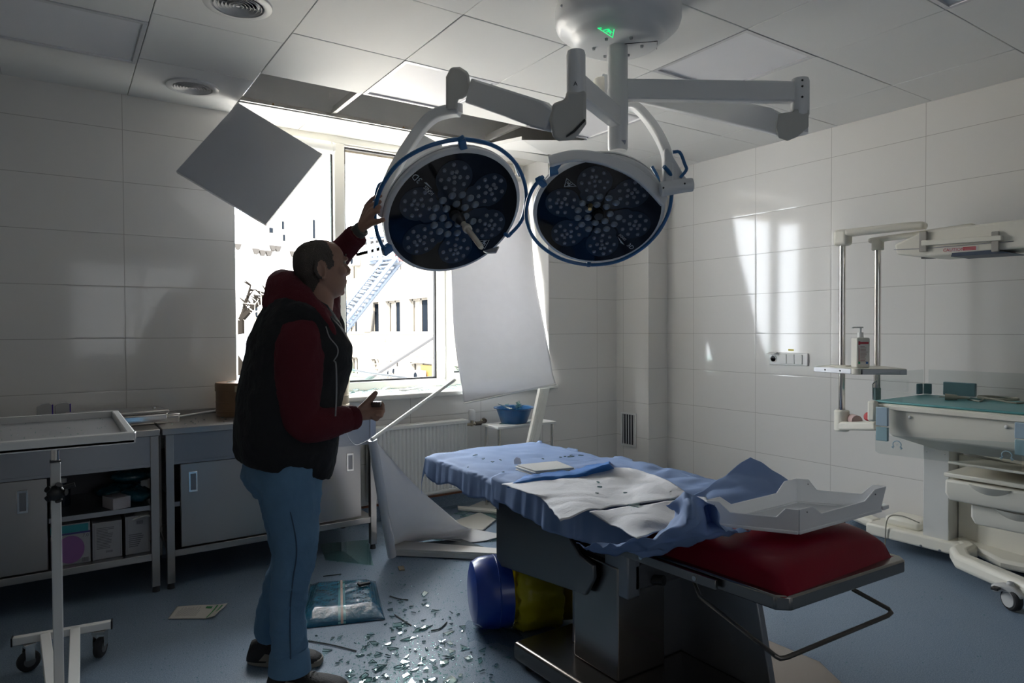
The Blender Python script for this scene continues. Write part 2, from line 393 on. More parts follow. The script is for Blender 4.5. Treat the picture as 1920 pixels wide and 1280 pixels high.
# ------------------------------------------------------------------ window frame with its sashes
win = link('window_1', None, (-2.2, WY, .885)); win['kind'] = 'structure'
def rect(mb, x0, x1, z0, z1, w, y0, y1):
    mb.bb(x0, x0+w, y0, y1, z0, z1); mb.bb(x1-w, x1, y0, y1, z0, z1); mb.bb(x0+w, x1-w, y0, y1, z0, z0+w); mb.bb(x0+w, x1-w, y0, y1, z1-w, z1)
mb = MB(); rect(mb, WX0, WX1, .885, 2.78, .065, WY, WY+.08)
mb.bb(-2.69, -2.61, WY-.005, WY+.08, .95, 2.715); mb.bb(-1.848, -1.775, WY-.005, WY+.08, .95, 2.715)
obj('window_frame', mb, pvc, win, bevel=.006)
mb = MB(); rect(mb, -2.61, -1.848, .95, 2.70, .014, WY+.02, WY+.05)
obj('gasket', mb, rubber, win)
mb = MB(); rect(mb, WX0+.065, -2.69, .95, 2.715, .012, WY+.03, WY+.05)
obj('gasket', mb, rubber, win)
mb = MB(); rect(mb, -1.775, WX1-.065, .93, 2.73, .06, WY-.03, WY+.03)
obj('window_sash', mb, pvc, win, bevel=.008)
mb = MB(); rect(mb, -1.715, WX1-.125, .99, 2.67, .012, WY-.012, WY+.01)
obj('gasket', mb, rubber, win)
mb = MB(); p = V((-1.81, WY-.008, 1.17)); mb.box(p, (.03,.012,.09)); mb.box(p+V((0,-.02,.03)), (.016,.02,.016)); mb.box(p+V((0,-.034,-.03)), (.018,.014,.14))
obj('handle', mb, white, win, bevel=.004)
mb = MB()   # jagged remains of the pane along the mullion
random.seed(3); z = 1.5
pts = [V((-2.69, WY+.04, 1.35))]
while z < 2.66: pts.append(V((-2.69-random.uniform(.008,.03), WY+.04, z))); z += random.uniform(.04,.12)
pts.append(V((-2.69, WY+.04, 2.68)))
mb.prism(pts, (0,.004,0)); obj('broken_pane', mb, glass_mat('pane_glass'), win, smooth=0)
mb = MB().prism([V((x, WY+.04, z)) for x, z in ((-2.61,.965),(-2.3,.965),(-2.52,1.02),(-2.58,1.2),(-2.61,1.4))], (0,.004,0)); obj('broken_pane', mb, glass_mat('pane_glass'), win, smooth=0)
mb = MB().prism([V((x, WY+.01, z)) for x, z in ((-1.7,.99),(-1.2,.99),(-1.45,1.05),(-1.66,1.02),(-1.7,1.3))], (0,.004,0)); obj('broken_pane', mb, glass_mat('pane_glass'), win, smooth=0)
# roller blind still rolled up over the left sash
t = thing('roller_blind', (-3.06, WY-.05, 2.62), 'white roller blind rolled up above the left window pane', 'blind')
mb = MB().cyl((-3.39, WY-.045, 2.66), (-2.715, WY-.045, 2.66), .036, n=24); obj('roller', mb, white, t)
mb = MB()
for x in (-3.4, -2.715): mb.lathe([(0,-.01),(.042,-.01),(.045,0),(.042,.01),(0,.01)], Matrix.Translation((x,WY-.045,2.66)) @ Matrix.Rotation(math.pi/2,4,'Y'), 24)
obj('bracket', mb, white, t)
# recessed square LED panels
lightm = mat('led_diffuser', (.74,.74,.77), .45, noise_amt=.02); framem = mat('led_frame', (.6,.6,.62), .3, .3)
LAB = {(3,1):'square ceiling light panel nearest the left wall edge, beside the round vents', (6,1):'bright white ceiling light panel next to the gap in the ceiling', (8,3):'ceiling light panel to the right of the lamp canopy above the horizontal arm', (8,5):'ceiling light panel cut by the top edge at upper right', (8,1):'ceiling light panel behind the centre column near the window'}
for (i, j), _ in LIGHTS.items():
    x0, x1, y0, y1 = GX[i], GX[i+1], GY[j+1], GY[j]
    if i == 3: y0, y1 = -1.10, -.545
    t = thing('ceiling_light', ((x0+x1)/2, (y0+y1)/2, 2.70), LAB[(i,j)], 'ceiling light', 'square ceiling light panels')
    mb = MB(); w_ = .022
    for a in ((x0+g,x1-g,y0+g,y0+w_),(x0+g,x1-g,y1-w_,y1-g),(x0+g,x0+w_,y0+w_,y1-w_),(x1-w_,x1-g,y0+w_,y1-w_)): mb.bb(*a, 2.698, 2.715)
    obj('frame', mb, framem, t, bevel=.002, seg=1)
    obj('diffuser', MB().bb(x0+w_, x1-w_, y0+w_, y1-w_, 2.708, 2.714), lightm, t)
# round air diffusers
ventm = mat('vent_plastic', (.6,.6,.6), .35)
for c, lab in (((-3.742,-1.50), 'round louvred ceiling vent cut by the top edge of the picture'), ((-3.742,-.36), 'round louvred ceiling vent closest to the window wall, above the hanging panel')):
    t = thing('ceiling_vent', (*c, 2.70), lab, 'vent', 'round ceiling vents')
    T = Matrix.Translation((*c, 2.70)) @ Matrix.Rotation(math.pi, 4, 'X')
    obj('rim', MB().lathe([(.098,0),(.104,.012),(.12,.014),(.135,.008),(.137,0)], T, 48), ventm, t)
    mb = MB()
    for k in range(6):
        r = .09-.0145*k; mb.lathe([(r-.004,.004),(r+.003,.012),(r+.0045,.011),(r-.002,.003)], T, 48)
    mb.lathe([(0,.012),(.008,.011),(.009,.002)], T, 20)
    obj('louvres', mb, ventm, t)
    obj('duct', MB().lathe([(.1,-.001),(0,-.0015)], T, 32), black, t)
    mb = MB()
    for a in (0, math.pi/2): mb.box((c[0], c[1], 2.696), (.19,.003,.006), Matrix.Rotation(a,3,'Z'))
    obj('cross_bar', mb, ventm, t)
# hanging panel (fell by one corner)
P0 = V((-3.478,-.25,2.69)); Pl = V((-3.81,-.29,2.25)); Pr = V((-3.07,-.49,2.40))
ex = (Pl-P0).normalized(); ey = (Pr-P0); ey = (ey-ex*ey.dot(ex)).normalized(); ez = ex.cross(ey)
if ez.y > 0: ez = -ez
t = thing('ceiling_panel', P0, 'square grey metal ceiling panel hanging by one corner above the man', 'ceiling panel')
S = .57; mb = MB()
o = P0
mb.prism([o, o+ex*S, o+ex*S+ey*S, o+ey*S], -ez*.0015)
obj('face', mb, mat('hung_panel', (.40,.42,.46), .32, .3, noise_amt=.04, noise_scale=3), t)
mb = MB()
for a, b in ((o, o+ex*S), (o+ex*S, o+ex*S+ey*S), (o+ex*S+ey*S, o+ey*S), (o+ey*S, o)):
    mb.prism([a, b, b-ez*.022, a-ez*.022], ((a+b)/2-(o+ex*S/2+ey*S/2)).normalized()*-.0015)
obj('edge', mb, mat('hung_panel_edge', (.5,.52,.55), .32, .3), t)
# sagging panel right of the gap
a = V((-1.75,-.30,2.69)); b = V((-1.215,-.30,2.695)); c = V((-1.215,-.745,2.695)); d = V((-1.70,-.765,2.655))
t = thing('ceiling_panel', a, 'pale ceiling panel sagging out of its rails above the left lamp head', 'ceiling panel')
obj('face', MB().prism([V((-1.76,-.285,2.675)), V((-1.215,-.285,2.695)), V((-1.215,-.76,2.695)), V((-1.745,-.70,2.63))], (0,0,.0015)), ceilm, t)
obj('edge', MB().prism([V((-1.76,-.285,2.675)), V((-1.745,-.70,2.63)), V((-1.745,-.70,2.655)), V((-1.76,-.285,2.70))], (.0015,0,0)), ceilm, t)
# ventilation grille on the pillar
t = thing('wall_grille', (-.23,-.16,.315), 'small white ventilation grille low on the tiled pillar', 'vent')
mb = MB(); x = -.229
for a in ((-.252,-.236,.31,.605),(-.083,-.067,.31,.605)): mb.bb(x-.012, x, a[0], a[1], a[2], a[3])
mb.bb(x-.012, x, -.236,-.083,.31,.326); mb.bb(x-.012, x, -.236,-.083,.589,.605); obj('frame', mb, white, t, bevel=.002, seg=1)
obj('recess', MB().bb(x-.002, x, -.236,-.083,.326,.589), mat('grille_dark', (.05,.05,.055), .8), t)
mb = MB()
for k in range(5): mb.box((x-.005, -.222+.0155*2*k, .4575), (.01,.006,.263), Matrix.Rotation(.5,3,'Z'))
obj('slats', mb, white, t)
# socket and switch strip on the right wall
t = thing('socket_strip', (-.004,-1.565,1.07), 'white four-gang socket and switch strip on the right wall', 'socket')
obj('plate', MB().bb(-.014, 0, -1.72, -1.415, 1.072, 1.162), white, t, bevel=.003)
for k in range(3): obj('switch', MB().box((-.018, -1.525-.062*k-.005, 1.117), (.01,.056,.068), Matrix.Rotation(.06,3,'Z')), white, t, bevel=.002)
R_ = Matrix.Translation((-.0145,-1.45,1.115)) @ Matrix.Rotation(-math.pi/2,4,'Y')
s_ = obj('socket', MB().lathe([(.02,0),(.027,0),(.027,.006),(.022,.006),(.02,-.001)], R_, 28), white, t)
obj('socket_well', MB().lathe([(0,.0015),(.02,.0015)], R_, 24), mat('socket_dark', (.08,.08,.08), .5), s_)
obj('hinged_lid', MB().box((-.038,-1.452,1.157), (.05,.066,.006), Matrix.Rotation(-.25,3,'Y')), white, t, bevel=.002)
tag(obj('socket_label', MB().bb(-.0012,0,-1.605,-1.562,1.176,1.189), mat('label_yellow', (.62,.5,.06), .5)), 'tiny yellow label stuck above the socket strip on the wall', 'label')
# ------------------------------------------------------------------ the twin surgical lamp
LX, LY = -2.415, -2.365
lamp = thing('surgical_lamp', (LX, LY, 2.70), 'ceiling-mounted twin-head surgical lamp with white arms and blue ring handles over the operating table', 'surgical lamp')
T = Matrix.Translation((LX, LY, 0))
can = obj('canopy', MB().lathe([(.02,2.705),(.255,2.70),(.262,2.68),(.262,2.625),(.256,2.605),(.235,2.585),(.20,2.572),(.192,2.56),(.175,2.535),(.15,2.527),(.0,2.525)], T, 64), lampw, lamp, smooth=50)
mb = MB()
for k in range(6): a = k*math.pi/3+.35; mb.cyl((LX+.1*math.cos(a),LY+.1*math.sin(a),2.528),(LX+.1*math.cos(a),LY+.1*math.sin(a),2.518),.008,.006,n=12)
for k in range(6): a = k*math.pi/3-.2; mb.ell((LX+.2625*math.cos(a),LY+.2625*math.sin(a),2.65),(.006,.006,.006))
obj('screw', mb, dsteel, can)
mb = MB().bar([(LX+.04*math.sin(0), LY-.04, 2.524),(LX+.1,LY-.13,2.527),(LX+.18,LY-.05,2.54)], .002, .002, (0,0,1)); obj('seam', mb, black, can)
# lit green triangle on the canopy underside facing the room
green = mat('green_sign', (0,.3,.08), .5, emit=(.0,1,.22), emit_s=1.1)
gp = at(1136, 62, 2.66)
g0 = onp(1136, 60, 2, 2.566); tdir = V((CR.x, CR.y, 0)).normalized(); fdir = V((CAM.x-LX, CAM.y-LY, 0)).normalized()
g0 = at(1138, 60, 2.665)
TM = frame(g0, tdir, V((0,0,1))*.9-fdir*.42)
def tri_mark(M, size, mt, parent, name='triangle_mark', w=.09):
    mb = MB(); P = [V((-.55,.32,0)), V((.5,.38,0)), V((.32,-.5,0))]; c = sum(P, V((0,0,0)))/3
    I = [c+(p-c)*(1-w*2.6) for p in P]
    for k in range(3): mb.prism([P[k], P[(k+1)%3], I[(k+1)%3], I[k]], (0,0,.02))
    for a, b in (((-.2,.12),(.25,.28)),((.12,.3),(.2,-.2)),((-.05,.0),(.22,.02)),((.0,.3),(.3,-.05)),((.05,.02),(.12,.3))):
        mb.bar([V((*a,.01)), V((*b,.01))], .05, .02, (0,0,1))
    mb.v = [M @ (p*size) for p in mb.v]
    return obj(name, mb, mt, parent, smooth=0)
tri_mark(TM, .066, green, can, w=.05)
# centre column in three turned sections
mb = MB().lathe([(.038,2.56),(.042,2.555),(.042,2.35),(.0435,2.348),(.0435,2.2),(.042,2.197),(.042,2.10),(.038,2.09),(.0,2.088)], T, 40)
obj('column', mb, lampw, lamp, smooth=50)
sd = (CAM-V((LX,LY,2.12))); sd.z = 0; sd.normalize(); rt = V((-sd.y, sd.x, 0))
tri_mark(frame(V((LX,LY,2.118))+sd*.036+rt*.024, rt*.82+sd*-.56, (0,0,1)), .02, mat('logo_blue', (.05,.08,.22), .4), lamp)
def armbar(name, pts, w, h, up=(0,0,1), bev=.008, mt=lampw, par=lamp):
    return obj(name, MB().bar(pts, w, h, up), mt, par, bevel=bev, seg=3)
# arm B: horizontal, towards the right
HB = at(1500, 160, 2.87); zB = 2.345
ax = V((HB.x, HB.y, zB)); c0 = V((LX, LY, zB))
d = (ax-c0).normalized()
armbar('arm', [c0+d*.03, ax-d*.03], .05, .085)
armb_end = obj('end_post', MB().lathe([(0,2.405),(.034,2.403),(.038,2.39),(.038,2.25),(.033,2.245),(.033,2.17),(0,2.17)], Matrix.Translation((ax.x,ax.y,0)), 32), lampw, lamp, smooth=50)
mb = MB()
for z in (2.385,2.36,2.315): mb.ell(ax+V((0,0,z-ax.z))+sd*.037, (.005,.005,.005))
obj('screw', mb, black, armb_end)
# knuckle B and spring arm B going back to the left
kg = mat('knuckle_grey', (.44,.44,.42), .42)
def knuckle(px, depth, par=lamp, flip=1):
    P = [at(x, y, depth) for x, y in px]
    n = (CAM-P[0]).normalized()
    return obj('knuckle', MB().prism([p+n*.035 for p in P], -n*.07), kg, par, bevel=.012, seg=3)
knuckle([(1488,205),(1516,205),(1516,238),(1495,256),(1476,264),(1460,258),(1455,238),(1460,213),(1488,209)], 2.87)
EB = at(1128, 166, 3.45)
armbar('spring_arm', [at(1468,238,2.87), at(1440,226,2.9), at(1128,158,3.45)], .05, [.085,.10,.10])
obj('end_post', MB().tube([EB+V((0,0,.05)), EB+V((0,0,-.13))], .042, 28), cream, lamp, bevel=.008)
# arm A: comes towards the camera on the left
tA = V((LX,LY,2.225)); pA = at(1080, 145, 2.43); pA.z = 2.225; dA = (pA-tA).normalized()
armbar('arm', [tA+dA*.03, pA-dA*.03], .05, .085)
pa = obj('end_post', MB().lathe([(0,2.345),(.031,2.343),(.0345,2.33),(.0345,2.19),(.031,2.185),(.031,2.12),(0,2.12)], Matrix.Translation((pA.x,pA.y,0)), 32), lampw, lamp, smooth=50)
text('A', .022, frame(pA+V((0,0,-.01))+sd*.0352, rt, (0,0,1)), black, pa)
knuckle([(1062,170),(1099,170),(1099,232),(1085,252),(1072,262),(1048,264),(1037,258),(1030,225),(1036,194),(1060,186)], 2.43)
obj('split', MB().prism([at(x,y,2.39) for x,y in ((1096,222),(1076,243),(1062,254),(1062,257),(1078,247),(1098,226))], CF*.01), black, lamp)
EA = at(858, 170, 2.78)
armbar('spring_arm', [at(1036,228,2.43), at(1015,216,2.46), at(885,172,2.74)], .05, [.075,.098,.098])
mbp = [at(x,y,2.78) for x, y in ((836,205),(836,145),(845,127),(862,126),(878,136),(882,158),(882,175),(868,185),(858,187),(858,205))]
n_ = (CAM-mbp[0]).normalized(); obj('end_post', MB().prism([p+n_*.035 for p in mbp], -n_*.07), kg, lamp, bevel=.01, seg=3)
obj('swivel', MB().tube([at(858,196,2.78), at(858,212,2.78)], .022, 20), lampw, lamp)

petal = mat('petal_glass', (.010,.018,.032), .2, spec=.3)
lensm = mat('lens', (.17,.19,.23), .06, .3, coat=1); lensb = mat('lens_big', (.13,.16,.20), .12, .3, coat=.8)
def head(c, n, R, ringR, phase, ring_shift, name_lab, roll_up):
    """one lamp head: local z = glass normal, x = roll_up direction"""
    n = V(n).normalized(); M = frame(c, V(roll_up)-n*V(roll_up).dot(n), n.cross(V(roll_up)))
    if (M.to_3x3() @ V((0,0,1))).dot(n) < 0: M = M @ Matrix.Rotation(math.pi,4,'X')
    hd = obj('lamp_head', MB().lathe([(0,-.10),(R*.45,-.10),(R*.6,-.09),(R*.86,-.072),(R*1.04,-.05),(R*1.065,-.03),(R*1.06,-.008),(R*1.035,-.001),(R*1.0,.001),(R*.99,-.004),(0,-.004)], M, 72), lampw, lamp, smooth=40)
    obj('rim_seam', MB().lathe([(R*1.067,-.028),(R*1.068,-.025),(R*1.067,-.022)], M, 72), dsteel, hd, fix=False)
    obj('cover_glass', MB().lathe([(0,.0),(R*.9,.0),(R*1.005,.0005),(R*1.0,-.004),(0,-.004)], M, 72), glassdark, hd, smooth=30)
    rnd = random.Random(5)
    for k in range(6):
        a = phase + k*math.pi/3
        mb = MB(); q = V((math.cos(a), math.sin(a), 0)); s_ = V((-q.y, q.x, 0))
        # petal outline: circle with a tail to the middle
        P = []
        for t in range(36):
            b = 2*math.pi*t/36; x_ = R*.62 + R*.285*math.cos(b); y_ = R*.275*math.sin(b)
            if math.cos(b) < -.55: x_ -= R*.16*(-math.cos(b)-.55)/.45; y_ += R*.05
            P.append(q*x_+s_*y_+V((0,0,.0006)))
        mb.prism(P, (0,0,.0008)); mb.xf(M)
        pt = obj('led_cluster', mb, petal, hd, smooth=0)
        lm = MB(); pos = [(0,0)]+[(.085*math.cos(b+.4), .085*math.sin(b+.4)) for b in [2*math.pi*j/4.6 for j in range(5)]]+[(.2*math.cos(b), .2*math.sin(b)) for b in [2*math.pi*j/8.2+rnd.uniform(-.1,.1) for j in range(8)]]
        for u, v_ in pos:
            p = q*(R*(.64+u))+s_*(R*v_)+V((0,0,.0012)); lm.ell(p, (R*.034,R*.034,R*.018), nu=12, nv=6)
            for dd in range(5): aa = dd*1.2566; lm.ell(p+V((math.cos(aa),math.sin(aa),0))*R*.019+V((0,0,R*.012)), (R*.013,R*.013,R*.010), nu=6, nv=4)
        lm.xf(M); obj('lenses', lm, lensm, pt)
    lm = MB()
    for j in range(14):
        if j == 11: continue
        a = 2*math.pi*j/14; lm.ell(V((math.cos(a)*R*.34, math.sin(a)*R*.34, .0)), (R*.064,R*.064,R*.03), nu=16, nv=8)
    for j in range(7):
        a = 2*math.pi*j/7+.2; lm.ell(V((math.cos(a)*R*.185, math.sin(a)*R*.185, .0)), (R*.064,R*.064,R*.03), nu=16, nv=8)
    lm.xf(M); obj('centre_lenses', lm, lensb, hd)
    obj('centre_boss', MB().lathe([(0,.022),(R*.07,.02),(R*.085,.0)], M, 24), black, hd)
    return hd, M
cL = V((-2.980,-1.968,1.828)); nL = V((-.032,-.748,-.663)).normalized(); RL = .288
cR_ = V((-2.408,-2.234,1.846)); nR = V((-.416,-.545,-.728)).normalized(); RR = .271
hL, ML = head(cL, nL, RL, .332, .35, 0, '', CU)
hR, MR = head(cR_, nR, RR, .308, .15, 0, '', CU)
def on_disc(M, x, y, off=0):
    """point of the head plane (raised by off) seen at this place"""
    n = (M.to_3x3() @ V((0,0,1))); o = M.translation + n*off; d = ray(x, y); return CAM + d*(((o-CAM).dot(n))/d.dot(n))
def ring(M, R, off, a0, a1, par, cshift=(0,0)):
    pts = [M @ V((cshift[0]+R*math.cos(a0+(a1-a0)*k/48), cshift[1]+R*math.sin(a0+(a1-a0)*k/48), off)) for k in range(49)]
    return obj('ring_handle', MB().tube(pts, .0085, 12), blue, par)
def ang(M, x, y, off=0):
    p = M.inverted() @ on_disc(M, x, y, off); return math.atan2(p.y, p.x), math.hypot(p.x, p.y)
def ring_fit(M, pxs, par, off=0, r=.0085):
    pts = [on_disc(M, x, y, off) for x, y in pxs]; n = 60
    return obj('ring_handle', MB().tube([catmull(pts, k/n) for k in range(n+1)], r, 12), blue, par)
ring_fit(ML, [(720,468),(708,440),(703,405),(708,370),(724,335),(752,302),(795,277),(835,265),(868,261),(905,266),(940,281),(968,308),(984,345),(986,380),(977,415),(953,443)], hL, .0)
ring_fit(MR, [(1018,331),(1000,352),(989,380),(987,410),(997,440),(1018,464),(1050,484),(1085,494),(1120,496),(1160,489),(1200,468),(1232,438),(1252,402),(1259,370),(1258,330),(1245,312)], hR, .0)
def clip(M, x, y, x2, y2, par, w=.032):
    a = on_disc(M, x, y, .004); b = on_disc(M, x2, y2, -.02); obj('ring_clip', MB().bar([a+(a-b)*.25, b], w, .024, M.to_3x3() @ V((0,0,1))), blue, par, bevel=.005)
clip(ML, 865,263, 869,280, hL); clip(ML, 722,470, 738,458, hL, .04); clip(ML, 952,441, 940,432, hL, .018)
clip(MR, 1012,338, 1026,350, hR, .03); clip(MR, 1104,497, 1104,488, hR, .02)
# D-shaped side handles
def dhandle(pts, par, r=.007): obj('side_handle', MB().tube([catmull([V(p) for p in pts], k/16) for k in range(17)], r, 10), blue, par)
dhandle([at(718,342,2.72), at(709,350,2.70), at(702,385,2.70), at(704,402,2.70)], hL)
dhandle([at(x,y,2.80) for x, y in ((1262,285),(1275,286),(1284,308),(1287,318),(1278,330),(1276,333))], hR)
dhandle([at(962,300,2.92), at(968,312,2.93), at(975,330,2.93)], hL, .008); dhandle([at(1222,312,2.95), at(1232,330,2.95), at(1236,345,2.93)], hR, .008)
hb = [at(x,y,2.80) for x, y in ((1031,330),(1030,312),(1045,306),(1072,303),(1060,316),(1046,326))]
obj('blue_grip', MB().prism(hb, CF*.03), blue, hR, bevel=.006)
# curved yoke of the left head
def yoke(pxs, dep, w, h, par=lamp, upv=None):
    P = [at(x,y,d) for (x,y), d in zip(pxs, dep)]; n = 40; Q = [catmull(P, k/n) for k in range(n+1)]
    return obj('yoke', MB().bar(Q, w, h, upv if upv is not None else -CF), lampw, par, bevel=.008, seg=3)
yoke([(862,207),(845,208),(815,217),(790,240),(762,280),(738,322),(722,362),(716,395)], [2.78,2.79,2.82,2.86,2.88,2.86,2.80,2.74], .045, .05)
obj('yoke_plate', MB().prism([at(x,y,2.98) for x, y in ((735,325),(752,290),(790,250),(830,272),(800,300),(745,330))], CF*.02), lampw, lamp, bevel=.004)
obj('hub', MB().tube([at(712,395,2.74), at(745,388,2.80)], .03, 24), lampw, lamp, bevel=.005)
# yoke and pivot of the right head
yoke([(1176,198),(1195,203),(1218,228),(1238,260),(1250,290),(1252,320),(1252,348)], [3.3,3.25,3.15,3.0,2.9,2.82,2.8], .04, .045)
obj('yoke_plate', MB().prism([at(x,y,2.82) for x, y in ((1246,345),(1246,278),(1252,276),(1262,292),(1288,335),(1288,346))], CF*.03), lampw, lamp, bevel=.006)
obj('hub', MB().tube([at(1238,355,2.76), at(1282,348,2.76), at(1299,346,2.76)], [.031,.028,.028], 28), lampw, lamp, bevel=.006)
mb = MB().ell(at(1244,352,2.72), (.004,)*3).ell(at(1284,344,2.72), (.004,)*3); obj('screw', mb, black, lamp)
YP = [on_disc(MR,x,y,o) for x, y, o in ((1246,379,.045),(1222,352,.045),(1195,328,.042),(1160,309,.038),(1120,296,.035),(1080,292,.03),(1050,297,.025),(1030,303,.02))]
obj('yoke', MB().bar([catmull(YP, k/44) for k in range(45)], .024, .046, CR*.15+CU*.85), lampw, lamp, bevel=.007, seg=3)
# sterile handle stick of the left head
a = on_disc(ML, 868, 418, .03); b = at(903, 464, 2.62)
st = obj('handle_stick', MB().tube([a, a+(b-a)*.18, a+(b-a)*.2, a+(b-a)*.28, a+(b-a)*.3, b-(b-a)*.04, b], [.012,.012,.019,.019,.012,.011,.008], 20), mat('ivory', (.66,.62,.54), .4), hL)
obj('stick_socket', MB().tube([on_disc(ML,858,405,0), a], [.028,.016], 20), black, hL)
obj('sensor_box', MB().prism([at(x,y,2.9) for x,y in ((905,470),(936,461),(930,473),(915,474))], CF*.04), dsteel, hL, bevel=.003)
obj('brass_stud', MB().tube([on_disc(MR,1107,385,.0), on_disc(MR,1106,392,.03)], [.012,.008], 14), mat('brass', (.5,.36,.16), .3, 1), hR)
# lettering on the glass
ink = mat('glass_print', (.42,.45,.48), .5)
def letter(M, s, size, x, y, x2, y2, par):
    p = on_disc(M, x, y, .003); q = on_disc(M, x2, y2, .003); n = M.to_3x3() @ V((0,0,1))
    F = frame(p, q-p, n.cross(q-p)); text(s, size, F, ink, par)
letter(ML, 'IGNIS', .023, 804, 357, 794, 347, hL); letter(ML, '3D', .038, 782, 334, 773, 326, hL)
letter(MR, 'IGNIS', .018, 1167, 445, 1177, 454, hR); letter(MR, '3D', .030, 1182, 462, 1192, 471, hR)
def swoosh(M, P, par): obj('swoosh', MB().prism([on_disc(M,x,y,.0014) for x, y in P], (M.to_3x3() @ V((0,0,1)))*.0006), ink, par, smooth=0)
swoosh(ML, [(810,354),(800,342),(795,342)], hL); swoosh(MR, [(1158,443),(1164,455),(1171,459)], hR)
tri_mark(frame(on_disc(ML, 905, 457, .0014), on_disc(ML,915,457,.0014)-on_disc(ML,905,457,.0014), nL.cross(CR)), .055, ink, hL, w=.05)
tri_mark(frame(on_disc(MR, 1069, 343, .0014), -(on_disc(MR,1079,343,.0014)-on_disc(MR,1069,343,.0014)), -nR.cross(CR)), .05, ink, hR, w=.05)
# ------------------------------------------------------------------ steel work tables with sliding doors under the window
glassm = glass_mat('shard_glass'); 
def worktable(name, x0, x1, lab, legs, door_x, handle_x, shelf):
    t = thing(name, ((x0+x1)/2, -.33, 0), lab, 'work table')
    obj('tabletop', MB().bb(x0, x1, -.615, -.02, .805, .838), steel, t, bevel=.003)
    obj('splashback', MB().bb(x0, x1, -.035, -.02, .838, .868), steel, t)
    obj('apron', MB().bb(x0+.02, x1-.02, -.598, -.58, .655, .805).bb(x0+.02, x1-.02, -.602, -.575, .648, .662), dsteel, t)
    for lx in legs:
        for ly in (-.585, -.06):
            l = obj('leg', MB().bb(lx-.019, lx+.019, ly-.019, ly+.019, .03, .805), steel, t, bevel=.002)
            obj('foot', MB().cyl((lx,ly,0),(lx,ly,.03),.018,.014), rubber, l)
    obj('bottom_shelf', MB().bb(x0+.03, x1-.03, -.60, -.05, .165, .20), steel, t, bevel=.002)
    obj('back_panel', MB().bb(x0+.03, x1-.03, -.05, -.042, .20, .65), mat('shadowy_steel', (.06,.06,.065), .5, .8), t)  # shade inside the bay is put into the panel's dark colour
    if shelf: obj('middle_shelf', MB().bb(*shelf, -.56, -.05, .418, .442), dsteel, t)
    for (a, b, yy), hx in zip(door_x, handle_x):
        dr = obj('door', MB().bb(a, b, yy, yy+.018, .205, .645), steel, t, bevel=.004)
        mb = MB(); mb.bb(hx-.022, hx+.022, yy-.004, yy, .49, .60)
        h = obj('handle', mb, chrome, dr, bevel=.002)
        obj('handle_recess', MB().bb(hx-.012, hx+.014, yy-.0055, yy-.004, .502, .588), mat('recess_steel', (.22,.22,.23), .3, 1), h)
    return t
tA_ = worktable('steel_work_table', -5.4, -3.955, 'long steel work table at the left, its right bay open with boxes on the shelves', (-5.37,-3.98), [(-5.3,-4.90,-.57),(-4.92,-4.435,-.59)], [-5.25,-4.53], (-4.43,-4.0))
tB_ = worktable('steel_work_table', -3.945, -2.765, 'steel work table behind the man with two closed sliding doors', (-3.91,-2.795), [(-3.86,-3.35,-.59),(-3.37,-2.86,-.57)], [-3.80,-2.93], (-3.885,-3.2))
# ------------------------------------------------------------------ things inside the open bay
def text_lines(mb, M, w, h, n, rnd, gap=.35, hgt=.4):
    for k in range(n):
        y = h/2 - h*(k+.5)/n; L = w*rnd.uniform(.6,1); mb.add([M @ V(p) for p in ((-w/2,y-h/n*hgt/2,0),(-w/2+L,y-h/n*hgt/2,0),(-w/2+L,y+h/n*hgt/2,0),(-w/2,y+h/n*hgt/2,0))], [(0,1,2,3)])
pr = mat('print_grey', (.12,.12,.13), .7); teal = mat('teal_print', (.02,.22,.26), .6); purple = mat('purple_print', (.26,.11,.30), .6); cardw = mat('shaded_white_card', (.34,.34,.36), .6)  # white card greyed to carry the shade inside the open bay
navy = mat('navy_print', (.03,.03,.16), .6)
t = thing('glove_carton', (-4.34,-.5,.20), 'white and purple glove carton with a teal band on the bottom shelf', 'carton', 'cartons on the bottom shelf')
obj('box', MB().bb(-4.425,-4.262,-.55,-.36,.20,.40), cardw, t, bevel=.002)
Fy = lambda x, z, y=-.551: Matrix(((1,0,0,x),(0,0,-1,y),(0,1,0,z),(0,0,0,1)))
obj('teal_band', MB().bb(-4.425,-4.270,-.552,-.55,.358,.395), teal, t); obj('navy_line', MB().bb(-4.425,-4.262,-.552,-.55,.349,.357), navy, t)
mb = MB(); mb.add([V((-4.345,-.5515,.275))]+[V((-4.345+.058*math.cos(a),-.5515,.275+.068*math.sin(a))) for a in [k*math.pi/16 for k in range(33)]], [(0,k,k+1) for k in range(1,33)]); obj('purple_disc', mb, purple, t, smooth=0)
text('7,0', .022, Fy(-4.282,.336,-.5525), pr, t, name='size_number')
mb = MB()
for k in range(9): mb.bb(-4.298+k*.0032, -4.298+k*.0032+.0016, -.5525,-.551,.207,.227)
obj('barcode', mb, pr, t)
rnd = random.Random(2)
